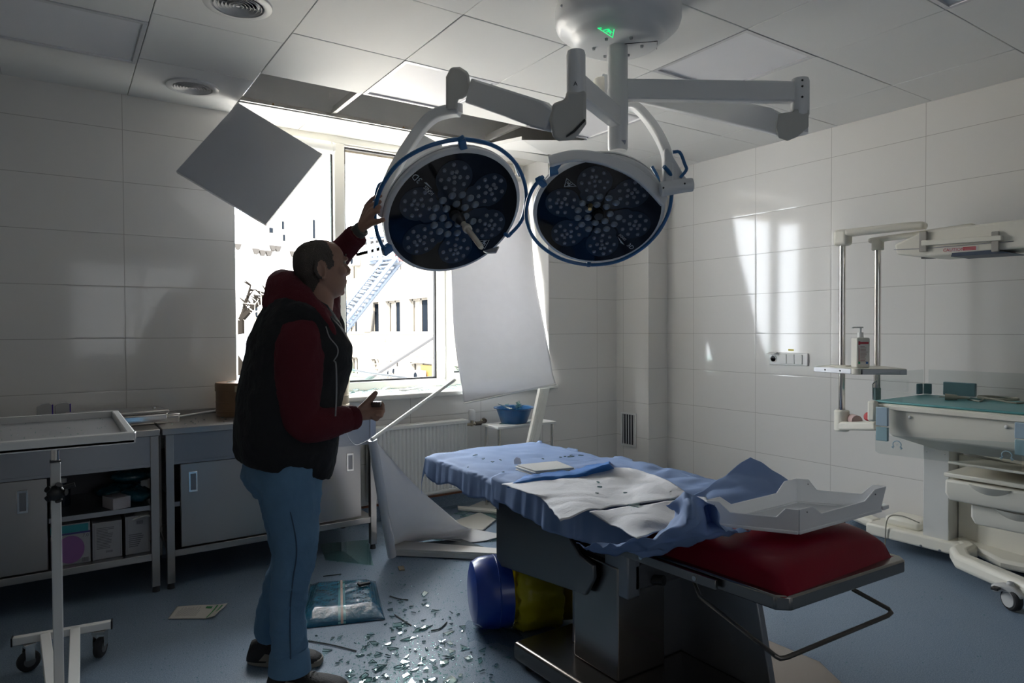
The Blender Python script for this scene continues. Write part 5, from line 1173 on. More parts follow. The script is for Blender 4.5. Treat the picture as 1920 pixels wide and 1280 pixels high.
mb = MB(); text_lines(mb, Fb @ Matrix.Translation((.004,-.008,.0004)), .042, hgt*.55, 12, rnd); obj('small_print', mb, mat('print_pinkish', (.35,.22,.22), .6), t, smooth=0, fix=False)
mb = MB(); text_lines(mb, Fb @ Matrix.Translation((-.0235,-.01,.0004)) @ Matrix.Rotation(math.pi/2,4,'Z'), hgt*.55, .009, 2, rnd); obj('side_print', mb, redp, t, smooth=0, fix=False)
# ------------------------------------------------------------------ the man
UP = V((0,0,1))
FACE = (CR*.86+CF*.50); FACE.z = 0; FACE.normalize(); LEFT = UP.cross(FACE).normalized()    # where he faces, his left
def remesh(mbs, vox, name, mt, parent, smooth_it=4, wr=0, wr_size=.08, wr2=0, wr2_size=.03, org=None, cut=None):
    me = bpy.data.meshes.new('tmp'); mb = mbs; me.from_pydata([tuple(p) for p in mb.v], [], mb.f)
    o = bpy.data.objects.new('tmp', me); col.objects.link(o)
    bm = bmesh.new(); bm.from_mesh(me); bmesh.ops.recalc_face_normals(bm, faces=bm.faces); bm.to_mesh(me); bm.free()
    r = o.modifiers.new('r', 'REMESH'); r.mode = 'VOXEL'; r.voxel_size = vox; r.use_smooth_shade = True
    s_ = o.modifiers.new('s', 'SMOOTH'); s_.iterations = smooth_it; s_.factor = .5
    dg = bpy.context.evaluated_depsgraph_get(); dg.update(); m2 = bpy.data.meshes.new_from_object(o.evaluated_get(dg)); bpy.data.objects.remove(o)
    m2.name = name
    if wr or wr2:
        n = len(m2.vertices); nor = [V(v.normal) for v in m2.vertices]
        for i, v in enumerate(m2.vertices):
            d = 0
            if wr: d += wr*(1-abs(noise.noise(v.co/wr_size))*3.0)
            if wr2: d += wr2*(1-abs(noise.noise(v.co/wr2_size+V((9,2,5))))*3.0)
            v.co = v.co + nor[i]*d
    m2.materials.clear(); m2.materials.append(mt)
    if org is None: org = V((0,0,0))
    for v in m2.vertices: v.co -= org
    for p in m2.polygons: p.use_smooth = True
    m2.update(); return link(name, m2, org, parent)
def caps(mb, pts, rad, n=20, flat=None, up=None):
    """limb: rings along the smooth path with rounded ends"""
    k = len(pts); pts = [V(p) for p in pts]; N = (k-1)*8; P = [catmull(pts, i/N) for i in range(N+1)]
    R = [catmull([V((r,0,0)) for r in rad], i/N).x for i in range(N+1)]
    a, b = (P[0]-P[1]).normalized(), (P[-1]-P[-2]).normalized()
    P = [P[0]+a*R[0]*.75, P[0]+a*R[0]*.45]+P+[P[-1]+b*R[-1]*.45, P[-1]+b*R[-1]*.75]; R = [R[0]*.35, R[0]*.8]+R+[R[-1]*.8, R[-1]*.35]
    mb.tube(P, R, n, flat=flat, up=up); return mb
def ringf(c, a, b, face=FACE, left=LEFT, n=36, p=2.3, tilt=0):
    """horizontal body section: a = half width to his sides, b = half depth"""
    out = []
    for k in range(n):
        t = 2*math.pi*k/n; x = math.copysign(abs(math.cos(t))**(2/p), math.cos(t))*a; y = math.copysign(abs(math.sin(t))**(2/p), math.sin(t))*b
        out.append(V(c)+left*x+face*y+V((0,0,tilt*y)))
    return out
skin = mat('skin', (.33,.185,.13), .5, sub=.1, noise_amt=.10, noise_scale=22)
man = thing('person', (PZ(540,1265,0)), 'balding man in black vest and dark red hooded sweater reaching up to the lamp', 'person')
# ---- joints
D0 = 2.60
shR, elR, wrR = at(562,640,2.44), at(563,785,2.42), at(660,781,2.55)
shL, elL, wrL = at(600,590,2.70), at(611,505,2.84), at(673,436,2.74)
neck0, neck1 = at(588,575,2.60), at(606,520,2.62)
pelv = at(535,860,2.56)
hipR, knR, anR = at(543,885,2.50), at(553,1035,2.47), at(543,1218,2.46)
hipL, knL, anL = at(532,885,2.64), at(545,1040,2.64), at(503,1178,2.66)
# ---- head in its own axes: x = where the face points, y = his left, z = up
hf = (FACE*.97+UP*.16).normalized(); hl = LEFT; hu = hf.cross(hl).normalized()
HC = at(603,502,2.62)          # middle of the skull
HM = Matrix((hf, hl, hu)).transposed().to_4x4(); HM.translation = HC
prof = [(-.124,.036,-.018,.028),(-.116,.054,-.030,.042),(-.105,.068,-.052,.053),(-.088,.077,-.068,.061),(-.070,.083,-.080,.066),(-.050,.086,-.090,.069),(-.030,.088,-.098,.072),(-.010,.087,-.104,.075),(.010,.089,-.106,.077),(.030,.093,-.105,.078),(.050,.091,-.101,.076),(.070,.082,-.092,.070),(.088,.066,-.076,.058),(.101,.042,-.053,.040),(.108,.014,-.026,.018)]
def hring(z, xf, xb, hw, n=36):
    c = (xf+xb)/2; a = (xf-xb)/2; out = []
    for k in range(n):
        t = 2*math.pi*k/n; cx = math.cos(t); f_ = 1-.16*max(0,cx)**2 if z < .03 else 1
        out.append(HM @ V((c+a*math.copysign(abs(cx)**.92,cx), hw*math.sin(t)*f_, z)))
    return out
body = MB()
body.loft([hring(*q) for q in prof])
def hp(x, y, z): return HM @ V((x,y,z))
HR = HM.to_3x3()
body.ell(hp(.091,0,-.030), (.020,.015,.014), HR); body.tube([hp(.086,0,.012), hp(.096,0,-.008), hp(.106,0,-.026)], [.008,.010,.011], 10)
for sg in (-1,1):
    body.ell(hp(.088,sg*.012,-.034), (.010,.008,.007), HR); body.tube([hp(.090,sg*.045,.024), hp(.097,sg*.02,.022), hp(.094,0,.018)], [.007,.009,.007], 8)
    body.ell(hp(.060,sg*.045,-.022), (.024,.020,.020), HR)
    # ear: rim, bowl and lobe
    E = [hp(-.012+.004*math.cos(a)*0-.018+.020*math.sin(a)*.9, sg*(.080+.010*(1-math.cos(a))*.5), -.010+.033*math.cos(a)) for a in [2*math.pi*k/14 for k in range(14)]]
    body.tube(E, .0052, 8, closed=True); body.ell(hp(-.028,sg*.078,-.010), (.017,.006,.028), HR); body.ell(hp(-.022,sg*.080,-.044), (.008,.006,.010), HR)
body.ell(hp(.082,0,-.062), (.008,.021,.005), HR); body.ell(hp(.079,0,-.073), (.008,.018,.0055), HR); body.ell(hp(.060,0,-.104), (.014,.020,.014), HR)
# ---- neck, trunk, arms, legs (the trunk and legs lie under the clothes)
caps(body, [at(585,600,2.58), at(596,560,2.60), HC-hu*.06-hf*.030], [.072,.060,.060], 28)
tor = [(545,860,.155,.115),(540,790,.150,.110),(545,700,.165,.115),(560,630,.165,.105),(575,590,.12,.08)]
body.loft([ringf(at(x,y,2.58), a, b) for x, y, a, b in tor])
caps(body, [shR, elR, wrR], [.050,.040,.027]); caps(body, [at(585,600,2.6), shL, elL, wrL], [.05,.05,.040,.027])
caps(body, [hipR, knR, anR], [.085,.055,.038]); caps(body, [hipL, knL, anL], [.085,.055,.038])
# ---- right hand: palm, thumb up, fingers curled round the phone
def hand(w, kn, side, th, fings, pw=.040, pt=.016):
    """w wrist, kn list of four knuckles, fings list of joint lists, th thumb joints"""
    mid = (kn[0]+kn[-1])/2
    for k in kn: caps(body, [w.lerp(k,.08), w.lerp(k,.5), k], [.017,.016,.0125], 12)
    for f_, r in zip(fings, (.0098,.0102,.0098,.0086)): caps(body, f_, [r*1.12]+[r]*(len(f_)-2)+[r*.82], 12)
    caps(body, th, [.017,.0145,.0125,.0105], 12)
h0 = wrR
knk = [at(703,757,2.60), at(704,765,2.585), at(703,773,2.57), at(699,780,2.56)]
fg = [[knk[0], at(713,755,2.615), at(717,762,2.60), at(709,765,2.585)],
      [knk[1], at(715,764,2.60), at(717,771,2.58), at(707,772,2.565)],
      [knk[2], at(713,773,2.585), at(714,779,2.565), at(704,778,2.55)],
      [knk[3], at(707,782,2.57), at(706,786,2.56), at(699,783,2.545)]]
hand(h0, knk, 0, [at(672,772,2.565), at(690,754,2.575), at(698,744,2.58), at(705,736,2.58)], fg)
# ---- left hand on the blue ring
k2 = [at(690,391,2.725), at(693,396,2.705), at(696,404,2.69), at(699,412,2.68)]
k2 = [at(689,384,2.72), at(693,389,2.70), at(696,395,2.685), at(698,401,2.675)]
fg2 = [[k2[0], at(697,374,2.71), at(706,369,2.695), at(714,367,2.68)],
       [k2[1], at(700,383,2.69), at(707,379,2.675), at(713,378,2.66)],
       [k2[2], at(702,391,2.675), at(708,388,2.66), at(713,388,2.65)],
       [k2[3], at(703,398,2.67), at(708,396,2.66), at(711,397,2.65)]]
hand(wrL, k2, 0, [at(683,425,2.72), at(697,418,2.69), at(708,415,2.665), at(719,412,2.655)], fg2)
bodyo = remesh(body, .0042, 'body', skin, man, 5, org=V(ORG[man.name]))
# ---- short hair: a close-cropped layer over the back and sides, bald in front and thin on the crown
hm = mat('short_hair', (.085,.070,.060), .9, bump=.6, bump_scale=260, noise_amt=.3, noise_scale=30)
hm2 = HM.inverted(); bo = V(ORG[man.name]); hair = MB(); idx = {}
me_ = bodyo.data
def hairy(q):
    e = .008*noise.noise(q*55)
    x, y, z = q
    if x > .030-.35*max(0,z-.06)+e: return False
    low = -.088 if x < -.060 else (-.088+(x+.060)*1.5 if x < -.012 else -.016+(x+.012)*.3)
    if z < low+e: return False
    if z > .104+e: return False
    ear = ((x+.019)/.021)**2+((z+.010)/.034)**2
    return ear > 1 or abs(y) < .066
for p in me_.polygons:
    c = hm2 @ (p.center+bo)
    if abs(c.x) < .14 and abs(c.y) < .1 and -.10 < c.z < .12 and hairy(c):
        f_ = []
        for vi in p.vertices:
            if vi not in idx: v_ = me_.vertices[vi]; idx[vi] = len(hair.v); hair.v.append(v_.co+bo+V(v_.normal)*.0014)
            f_.append(idx[vi])
        hair.f.append(f_); hair.mi.append(0)
obj('hair', hair, hm, man, smooth=180, fix=False)
for sg in (1,-1):
    mb = MB().tube([hp(.086,sg*.048,.034), hp(.095,sg*.030,.038), hp(.097,sg*.014,.034)], [.0025,.0038,.0025], 8); obj('eyebrow', mb, hm, man)
    e = obj('eye', MB().ell(hp(.0835,sg*.030,.008), (.005,.012,.0055), HR), mat('eye_white', (.55,.52,.48), .2), man); obj('iris', MB().ell(hp(.0872,sg*.030,.008), (.0022,.005,.005), HR), mat('iris', (.05,.035,.03), .2), e)
# ---- dark red hooded sweater
red = mat('sweater_red', (.085,.006,.012), .95, bump=.35, bump_scale=320)
hood = MB()
caps(hood, [at(574,612,2.53), shR, at(560,700,2.42), elR+V((0,0,.0)), at(600,795,2.45), at(640,787,2.52), at(660,783,2.555)], [.085,.090,.088,.068,.064,.052,.043], 26)
hood.tube([at(655,784,2.545), at(666,781,2.562)], [.044,.042], 24)
caps(hood, [at(585,600,2.62), shL, at(606,545,2.78), elL, at(645,467,2.79), at(664,446,2.757)], [.09,.080,.070,.062,.052,.046], 24)
hood.loft([ringf(at(x,y,2.58), a, b) for x, y, a, b in [(545,800,.165,.125),(545,700,.175,.13),(562,630,.175,.12),(575,592,.13,.10)]])
# the hood: fat roll lying on the back of the neck and draping to the front opening
HP = [at(628,632,2.47), at(618,612,2.462), at(594,588,2.468), at(560,560,2.50), at(535,543,2.56), at(536,532,2.66), at(575,560,2.74), at(615,590,2.74), at(638,625,2.70)]
caps(hood, HP, [.012,.018,.034,.056,.068,.052,.030,.022,.016], 22)
caps(hood, [at(512,566,2.56), at(545,575,2.52), at(585,598,2.50), at(612,622,2.50)], [.045,.074,.070,.045], 22)
caps(hood, [at(545,525,2.60), at(530,548,2.58), at(520,566,2.57)], [.045,.062,.055], 22)
sw = remesh(hood, .0065, 'hooded_sweater', red, man, 4, .0025, .07, .001, .02, org=V(ORG[man.name]))
# ribbed cuffs
for a_, b_, r in ((at(652,785,2.54), at(667,781,2.566), .0455), (at(660,450,2.76), at(670,440,2.745), .047)):
    mb = MB(); n = 30; d_ = (b_-a_).normalized(); u_ = d_.orthogonal().normalized(); v_ = d_.cross(u_); rings = []
    for k in range(5):
        c_ = a_.lerp(b_, k/4); rr = r*(1+(.03 if 0 < k < 4 else -.04)); rings.append([c_+(u_*math.cos(2*math.pi*j/n)+v_*math.sin(2*math.pi*j/n))*rr*(1+.02*(j % 2)) for j in range(n)])
    mb.loft(rings); obj('cuff', mb, red, man, smooth=50)
# ---- padded black vest
vestm = mat('vest_black', (.006,.006,.007), .85, bump=.25, bump_scale=90)
vest = MB()
VR = [(534,876,2.57,.185,.165,-.26),(532,862,2.57,.192,.175,-.26),(536,835,2.57,.203,.18,-.16),(539,790,2.57,.203,.185,-.06),(545,740,2.57,.205,.188,0),(558,690,2.58,.208,.195,0),(563,640,2.585,.213,.182,-.1),(566,605,2.59,.203,.146,-.25),(568,580,2.59,.160,.118,-.35),(574,562,2.59,.11,.08,-.4)]
n_v = []
for (x, y, d, a, b, t_) in VR: n_v.append(ringf(at(x,y,d), a, b, p=2.5, tilt=t_))
vest.loft(n_v)
vest_o = None
# shoulder caps of the vest
caps(vest, [at(520,600,2.50), at(560,592,2.44), at(600,612,2.46)], [.040,.050,.035], 20)
caps(vest, [at(600,585,2.70), at(620,600,2.72), at(630,640,2.68)], [.045,.045,.04], 20)
vest_o = remesh(vest, .007, 'vest', vestm, man, 5, .004, .10, .0015, .035, org=V(ORG[man.name]))
zipm = mat('zip_grey', (.22,.22,.23), .5)
def onbody(pxs, d): return [at(x,y,dd) for (x,y), dd in zip(pxs, d)]
# collar flap and zip edge
col_ = MB().tube([catmull(onbody([(611,612),(618,632),(632,650),(633,664),(626,676)], [2.42,2.41,2.41,2.41,2.415]), k/20) for k in range(21)], .0022, 6); obj('piping', col_, zipm, man)
obj('zip', MB().tube([catmull(onbody([(626,676),(630,684),(631,730),(629,780)], [2.41,2.40,2.39,2.39]), k/20) for k in range(21)], .0028, 6), zipm, man)
# ---- jeans
jean = mat('denim', (.11,.22,.35), .9, bump=.3, bump_scale=420, noise_amt=.28, noise_scale=7)
je = MB()
caps(je, [at(540,872,2.52), hipR, at(549,960,2.485), knR, at(545,1085,2.465), at(540,1150,2.46), at(543,1228,2.46)], [.128,.120,.096,.076,.070,.061,.064], 26)
caps(je, [at(528,872,2.62), hipL, at(540,960,2.64), knL, at(528,1095,2.65), at(510,1150,2.66), at(504,1186,2.66)], [.125,.118,.092,.074,.066,.058,.054], 26)
je.loft([ringf(at(x,y,2.57), a, b) for x, y, a, b in [(534,925,.13,.11),(534,890,.165,.14),(530,840,.165,.135),(532,800,.15,.12)]])
caps(je, [at(492,880,2.56), at(500,905,2.57)], [.08,.07], 18)
jo = remesh(je, .006, 'jeans', jean, man, 4, .0045, .07, .0012, .022, org=V(ORG[man.name]))
stm = mat('denim_seam', (.05,.09,.14), .9)
obj('side_seam', MB().tube([catmull(onbody([(527,890),(540,940),(553,1000),(556,1040),(549,1090),(544,1150),(545,1235)], [2.395,2.395,2.393,2.395,2.398,2.402,2.398]), k/40) for k in range(41)], .0026, 6), stm, man)
pk = [at(x,y,d) for x, y, d in ((488,868,2.45),(505,875,2.425),(503,912,2.44),(494,922,2.46),(484,905,2.47))]
obj('pocket', MB().tube([pk[1],pk[2],pk[3],pk[4]], .0022, 6), stm, man)
mb = MB(); c_ = at(543,1240,2.46); n = 32
obj('turn_up', MB().loft([[V((c_.x,c_.y,c_.z+dz))+CR*math.cos(2*math.pi*j/n)*r*1.05+V((CF.x,CF.y,0))*math.sin(2*math.pi*j/n)*r for j in range(n)] for dz, r in ((-.035,.070),(-.033,.073),(.03,.068),(.05,.060))]), jean, man, smooth=60)
# ---- shoes
def shoe(heel, toe, lab=None, w=.047, h=.10):
    d = (toe-heel); L_ = d.length; d.normalize(); s_ = V((-d.y, d.x, 0)); z0 = heel.z
    sec = [(-.0,.030,.052,.055),(.04,.038,.090,.105),(.14,.042,.100,.118),(.30,.043,.094,.112),(.45,.045,.072,.085),(.60,.050,.062,.070),(.75,.052,.055,.060),(.88,.047,.046,.050),(.97,.032,.036,.038),(1.0,.016,.028,.030)]
    up_ = MB(); rings = []
    for f_, hw, hh, _ in sec:
        c = heel+d*L_*f_; r = []
        for k in range(20):
            t = 2*math.pi*k/20; y = hw*math.cos(t); z = .020+(hh-.020)*(max(0,math.sin(t))**.8) if math.sin(t) > 0 else .020+.006*math.sin(t)
            r.append(c+s_*y+V((0,0,z)))
        rings.append(r)
    up_.loft(rings); u = obj('shoe', up_, mat('shoe_black', (.018,.017,.016), .7, bump=.3, bump_scale=150), man, smooth=60)
    so_ = MB(); a = []; b = []
    N = 40
    for k in range(N):
        t = 2*math.pi*k/N; f_ = .5-.52*math.cos(t); hw = .052*(abs(math.sin(t))**.6)*(.8+.25*f_); p = heel+d*L_*f_+s_*hw*(1 if math.sin(t) > 0 else -1)
        a.append(p+V((0,0,.001))); b.append(p+V((0,0,.026+(.012 if f_ < .2 else 0))))
    so_.loft([a, b]); obj('sole', so_, mat('sole_grey', (.30,.27,.22), .7), u, bevel=.004)
    pn = MB(); 
    for sg in (-1,1): pn.prism([heel+d*L_*f_+s_*sg*hw+V((0,0,z)) for f_, z, hw in ((.20,.03,.047),(.34,.03,.049),(.40,.052,.046),(.28,.056,.044))], s_*sg*.003)
    obj('side_panel', pn, mat('shoe_panel', (.24,.21,.17), .7), u)
    la = MB()
    for k in range(5): f_ = .40+.055*k; z = .088-.0065*k; c = heel+d*L_*f_+V((0,0,z)); la.tube([c-s_*.022-V((0,0,.008)), c+V((0,0,.0)), c+s_*.022-V((0,0,.008))], .0028, 6)
    obj('laces', la, black, u)
shoe(PZ(505,1292,0), PZ(650,1296,0)); shoe(PZ(468,1241,0), PZ(602,1244,0))
# ---- watch on the raised wrist
wd = (at(683,430,2.73)-at(664,446,2.757)).normalized(); wc = at(675,432,2.738)
obj('watch_strap', MB().tube([wc-wd*.013, wc-wd*.011, wc+wd*.011, wc+wd*.013], [.031,.0325,.0325,.031], 28), mat('strap_dark', (.05,.055,.05), .5), man)
obj('watch_case', MB().cyl(at(665,427,2.735), at(662,424,2.733), .019, n=22), mat('watch_case', (.20,.16,.13), .4), man)
# ---- phone held in the right hand
t = obj('phone', MB().prism([at(x,y,2.592) for x, y in ((699,752),(716,752),(716,762),(699,762))], CF*-.03), mat('phone_brown', (.05,.022,.015), .25, coat=.5), bevel=.003); tag(t, 'small dark brown shiny case held in the man\'s right hand', 'phone')
# ------------------------------------------------------------------ bins tipped over under the table
rnd = random.Random(11)
bluebin = mat('bin_blue', (.010,.045,.30), .32, coat=.2)
t = thing('waste_bin', (-2.75,-1.95,0), 'glossy blue bin lying on its side under the operating table', 'bin')
ca = at(905,1108,3.02); axb = (CR*1.0+CF*.22); axb.z = 0; axb.normalize(); r_ = .158; ca.z = r_+.004
Mb = frame(ca, UP.cross(axb), UP) ; Mb = Matrix((UP.cross(axb), UP, axb)).transposed().to_4x4(); Mb.translation = ca
obj('body', MB().lathe([(0,-.055),(.10,-.055),(.135,-.045),(.152,-.015),(.158,.03),(.158,.115),(.150,.118),(.0,.118)], Mb, 56), bluebin, t, smooth=35)
obj('rib', MB().lathe([(.158,.052),(.1605,.055),(.158,.058)], Mb, 56), bluebin, t, fix=False)
ybag = cloth_mat('yellow_bag', (.50,.44,.015), (.6,.53,.03), .30, rough=.28, bump=.3, bscale=25)
t = thing('yellow_bin', (-2.6,-2.05,0), 'yellow waste bin in a yellow plastic bag lying against the blue bin', 'bin')
cb = ca+axb*.215; Mc = Mb.copy(); Mc.translation = cb
obj('body', MB().lathe([(0,.20),(.14,.20),(.150,.19),(.148,.03),(.152,.0),(.152,-.03),(.0,-.03)], Mc, 48), mat('bin_yellow', (.42,.30,.01), .4), t, smooth=35)
bag = MB(); n = 64
rings = []
for i, (z, r) in enumerate([(-.085,.155),(-.075,.170),(-.05,.180),(-.02,.177),(.02,.172),(.06,.174),(.09,.178),(.105,.188),(.112,.182)]):
    rings.append([Mc @ V(((r+.022*nz(V((math.cos(2*math.pi*j/n)*3,math.sin(2*math.pi*j/n)*3,z*16)),1.2))*math.cos(2*math.pi*j/n), (r+.022*nz(V((math.cos(2*math.pi*j/n)*3,math.sin(2*math.pi*j/n)*3,z*16)),1.2))*math.sin(2*math.pi*j/n), z+.022*nz(V((math.cos(2*math.pi*j/n)*4,math.sin(2*math.pi*j/n)*4,i*.4)),1.5))) for j in range(n)])
for rg in rings:
    for p in rg: p.z = max(p.z, .003)
bag.loft(rings, cap=False); obj('bag', bag, ybag, t, smooth=180, solid=.001)
clearf = glass_mat('clear_bag', (.70,.76,.80), .15, 1.4, .05)
t = obj('clear_bag', sheet([[PZ(x,y,z) for x, y, z in r] for r in [[(878,1160,.07),(930,1162,.05),(975,1180,.03)],[(872,1178,.05),(925,1182,.06),(985,1196,.04)],[(878,1200,.01),(930,1206,.02),(990,1214,.01)]]], 40, 30, .022, 16, 3), clearf, smooth=180); tag(t, 'crumpled clear plastic bag on the floor in front of the blue bin', 'plastic bag')
# ------------------------------------------------------------------ blue film pack by the man's feet
t = thing('film_pack', PZ(645,1130,0), 'large blue plastic-wrapped pack lying on the floor beside the man', 'package')
c4 = [PZ(560,1180,0), PZ(722,1162,0), PZ(704,1090,0), PZ(582,1096,0)]
def pf(u, v, lift=0):
    p = c4[0].lerp(c4[1],u).lerp(c4[3].lerp(c4[2],u), v); e = min(u,1-u)*7; f_ = min(v,1-v)*5
    h = .045*min(1,e)**.6*min(1,f_)**.6+.004*(abs(nz(p,14))*1.5)*min(1,e,f_)
    return V((p.x,p.y,.003+h+lift))
obj('film', MB().grid(pf, 60, 44), mat('blue_film', (.008,.11,.19), .22, coat=.35, bump=.35, bump_scale=45), t, smooth=180, solid=.001, fix=False)
mb = MB().grid(lambda u, v: pf(.48+.03*u-.02*v, v, .002), 3, 40); obj('tape', mb, mat('tape_pinkish', (.45,.33,.28), .35), t, smooth=180, fix=False)
mb = MB().grid(lambda u, v: pf(.45+.09*u-.02*v, v, .001), 6, 40); obj('seam_film', mb, mat('seam_film', (.10,.33,.38), .12, coat=.8), t, smooth=180, fix=False)
st_ = MB()
for k in range(26):
    u0 = k/26; st_.grid(lambda u, v, u0=u0: pf(min(.99,u0+.006*u+.03*v), .12+.76*v, .0012), 1, 16)
obj('stripes', st_, mat('stripe_dark', (.008,.09,.17), .25), t, smooth=180, fix=False)
p = pf(.80,.62); tag(obj('black_clip', MB().prism([p+V((-.03,-.01,.006)),p+V((.03,-.01,.006)),p+V((.03,.008,.006)),p+V((-.012,.008,.006)),p+V((-.018,.035,.006)),p+V((-.03,.02,.006))], (0,0,.012)), black, bevel=.002), 'small black clip lying on the blue film pack', 'clip')
# ------------------------------------------------------------------ paper sachet
t = thing('paper_sachet', PZ(370,1147,0), 'white paper sachet with green print lying on the floor', 'sachet')
s4 = [PZ(315,1161,0), PZ(402,1161,0), PZ(427,1133,0), PZ(332,1138,0)]
def sf(u, v, l=0):
    p = s4[0].lerp(s4[1],u).lerp(s4[3].lerp(s4[2],u), v); return V((p.x,p.y,.004+.006*math.sin(u*5)*math.sin(v*3)+(.022*max(0,u-.8)*5*(.5+.5*(1-v)))*max(0,.9-abs(v-.4)) + l))
obj('paper', MB().grid(sf, 30, 14), mat('sachet_paper', (.50,.48,.44), .8), t, smooth=180, solid=.001, fix=False)
gr = mat('print_green', (.01,.22,.05), .6)
obj('green_band', MB().grid(lambda u, v: sf(.80+.035*u, .03+.9*v, .002), 3, 14), gr, t, smooth=180, fix=False)
obj('green_band', MB().grid(lambda u, v: sf(.90+.035*u, .4+.5*v, .002), 3, 10), gr, t, smooth=180, fix=False)
obj('green_mark', MB().grid(lambda u, v: sf(.62+.12*u, .72+.14*v, .002), 6, 2), gr, t, smooth=180, fix=False)
mb = MB()
for k in range(14): mb.grid(lambda u, v, k=k: sf(.12+.032*k+.012*u+.0*v, .12+.7*v*(.6+.4*abs(math.sin(k*1.7))), .0015), 1, 6)
obj('print', mb, mat('print_faint', (.30,.29,.28), .8), t, smooth=180, fix=False)
# ------------------------------------------------------------------ broken window glass
mirror = glass_mat('shard_glass', (.86,.94,.96), .0, 1.6)
clearg = glass_mat('crumb_glass', (.80,.93,.90), .02, 1.5)
protos = []; edgem = mat('shard_edge', (.16,.27,.29), .1, coat=.6)
for k in range(26):
    n = rnd.choice((3,3,4,4,5)); a0 = rnd.uniform(0,6.28); st = rnd.uniform(.35,1)
    P = []
    for j in range(n): a = 2*math.pi*(j+rnd.uniform(-.3,.3))/n; r = rnd.uniform(.6,1.25); P.append(V((math.cos(a)*r, math.sin(a)*r*st, 0)))
    me = bpy.data.meshes.new('glass_shard'); nn2 = len(P); h = .06
    me.from_pydata([tuple(p) for p in P]+[tuple(p+V((0,0,h))) for p in P], [], [tuple(range(nn2-1,-1,-1)), tuple(range(nn2,2*nn2))]+[(i,(i+1)%nn2,nn2+(i+1)%nn2,nn2+i) for i in range(nn2)])
    me.materials.append(mirror); me.materials.append(edgem); me.polygons.foreach_set('material_index', [0,0]+[1]*nn2); protos.append(me)
def shard(p, s, rz, tx, ty, label, group, k=None):
    o = bpy.data.objects.new('glass_shard', protos[k if k is not None else rnd.randrange(26)]); col.objects.link(o)
    o.location = p; o.rotation_euler = (tx, ty, rz); o.scale = (s, s, min(.09, .0035/.06)*1.0); ORG[o.name] = V(p)
    tag(o, label, 'glass shard', group); return o
# hand placed large pieces, in the order of the photograph
BIG = [(788,1180,.040,.3),(842,1188,.034,.1),(690,1196,.022,1.2),(737,1197,.020,.2),(762,1199,.04,0),(800,1176,.045,.4),(736,1217,.024,.7),(675,1230,.018,.9),(834,1243,.04,.5),(780,1255,.022,.2),(712,1255,.032,.3),(686,1276,.036,.1),(845,1275,.03,1.4),(820,1214,.02,.6),(868,1215,.03,1.2),(796,1133,.022,.4),(733,1142,.018,.1),(859,1152,.014,.2),(867,1184,.014,.5),(795,1162,.016,.3),(723,1170,.014,.8),(788,1246,.018,.9),(900,1240,.03,1),(812,1275,.02,1.2),(770,1280,.028,.8)]
ORD = ['leftmost','second from the left','third from the left','fourth from the left','fifth from the left','sixth from the left','seventh from the left','eighth from the left','ninth from the left']
BANDS = [(0,1160,'row beside the blue pack'),(1160,1190,'second row from the back'),(1190,1225,'middle row of the debris'),(1225,1262,'row before the bottom one'),(1262,1300,'row cut by the bottom edge')]
for lo_, hi_, nm in BANDS:
    for k, (x, y, s, rz) in enumerate(sorted(b for b in BIG if lo_ <= b[1] < hi_)):
        shard(PZ(x,y,.001), s, rz, 0, 0, ORD[k]+' large shard in the '+nm, 'large glass shards on the floor')
def scatter(n, f, s0, s1, label, group, tilt=.10):
    for _ in range(n):
        p = f(); s = s0+(s1-s0)*rnd.random()**2.4; shard(p, s, rnd.uniform(0,6.28), rnd.gauss(0,tilt)*.5, rnd.gauss(0,tilt)*.5, label, group)
def fl():
    while True:
        x, y = rnd.gauss(770,95), 1080+200*rnd.random()**.6
        if 560 < x < 960 and not (565 < x < 728 and 1085 < y < 1185): return PZ(x,y,.0035)
scatter(150, fl, .007, .030, 'small shard of window glass scattered on the floor between the man and the bins', 'small glass shards on the floor')
def rad():
    while True:
        p = PZ(rnd.uniform(740,945), rnd.uniform(930,1015), .004)
        if p.y < -.12: return p
scatter(42, rad, .03, .13, 'pane fragment on the dusty floor between radiator and operating table', 'pane fragments below the radiator', .06)
def dr():
    x = rnd.uniform(860,1100); y = rnd.uniform(850,min(900,856+(x-820)*.36)); p = PZ(x,y,.705); return p
scatter(16, dr, .008, .025, 'clear splinter of glass lying on the light blue drape at the head end', 'splinters on the drape', .05)
def pd(): p = PZ(rnd.uniform(1040,1260), rnd.uniform(895,960), .728); return p
scatter(10, pd, .010, .04, 'clear splinter of glass lying on the wide white pad', 'splinters on the pad', .05)
def sl_(): return V((rnd.uniform(-3.3,-1.2), rnd.uniform(0,.32), .889+rnd.uniform(0,.02)))
scatter(70, sl_, .015, .06, 'jagged piece of window glass heaped on the sill', 'glass on the sill', .5)
def ba(): a = rnd.uniform(0,6.28); r = rnd.uniform(0,.1); return V((-1.50+r*math.cos(a), -.2+r*math.sin(a), .735+rnd.uniform(0,.02)))
scatter(9, ba, .03, .08, 'jagged pane fragment sticking out of the blue basin', 'glass in the basin', 1.3)
def tb2(): return V((rnd.uniform(-1.66,-1.3), rnd.uniform(-.32,-.2), .632))
scatter(8, tb2, .03, .09, 'flat pane fragment on the side table under the basin', 'glass on the side table', .15)
def wt(): return V((rnd.uniform(-3.9,-3.6), rnd.uniform(-.55,-.3), .8395))
scatter(12, wt, .004, .012, 'tiny glass splinter on the worktop near the steel box', 'splinters on the worktop', .1)
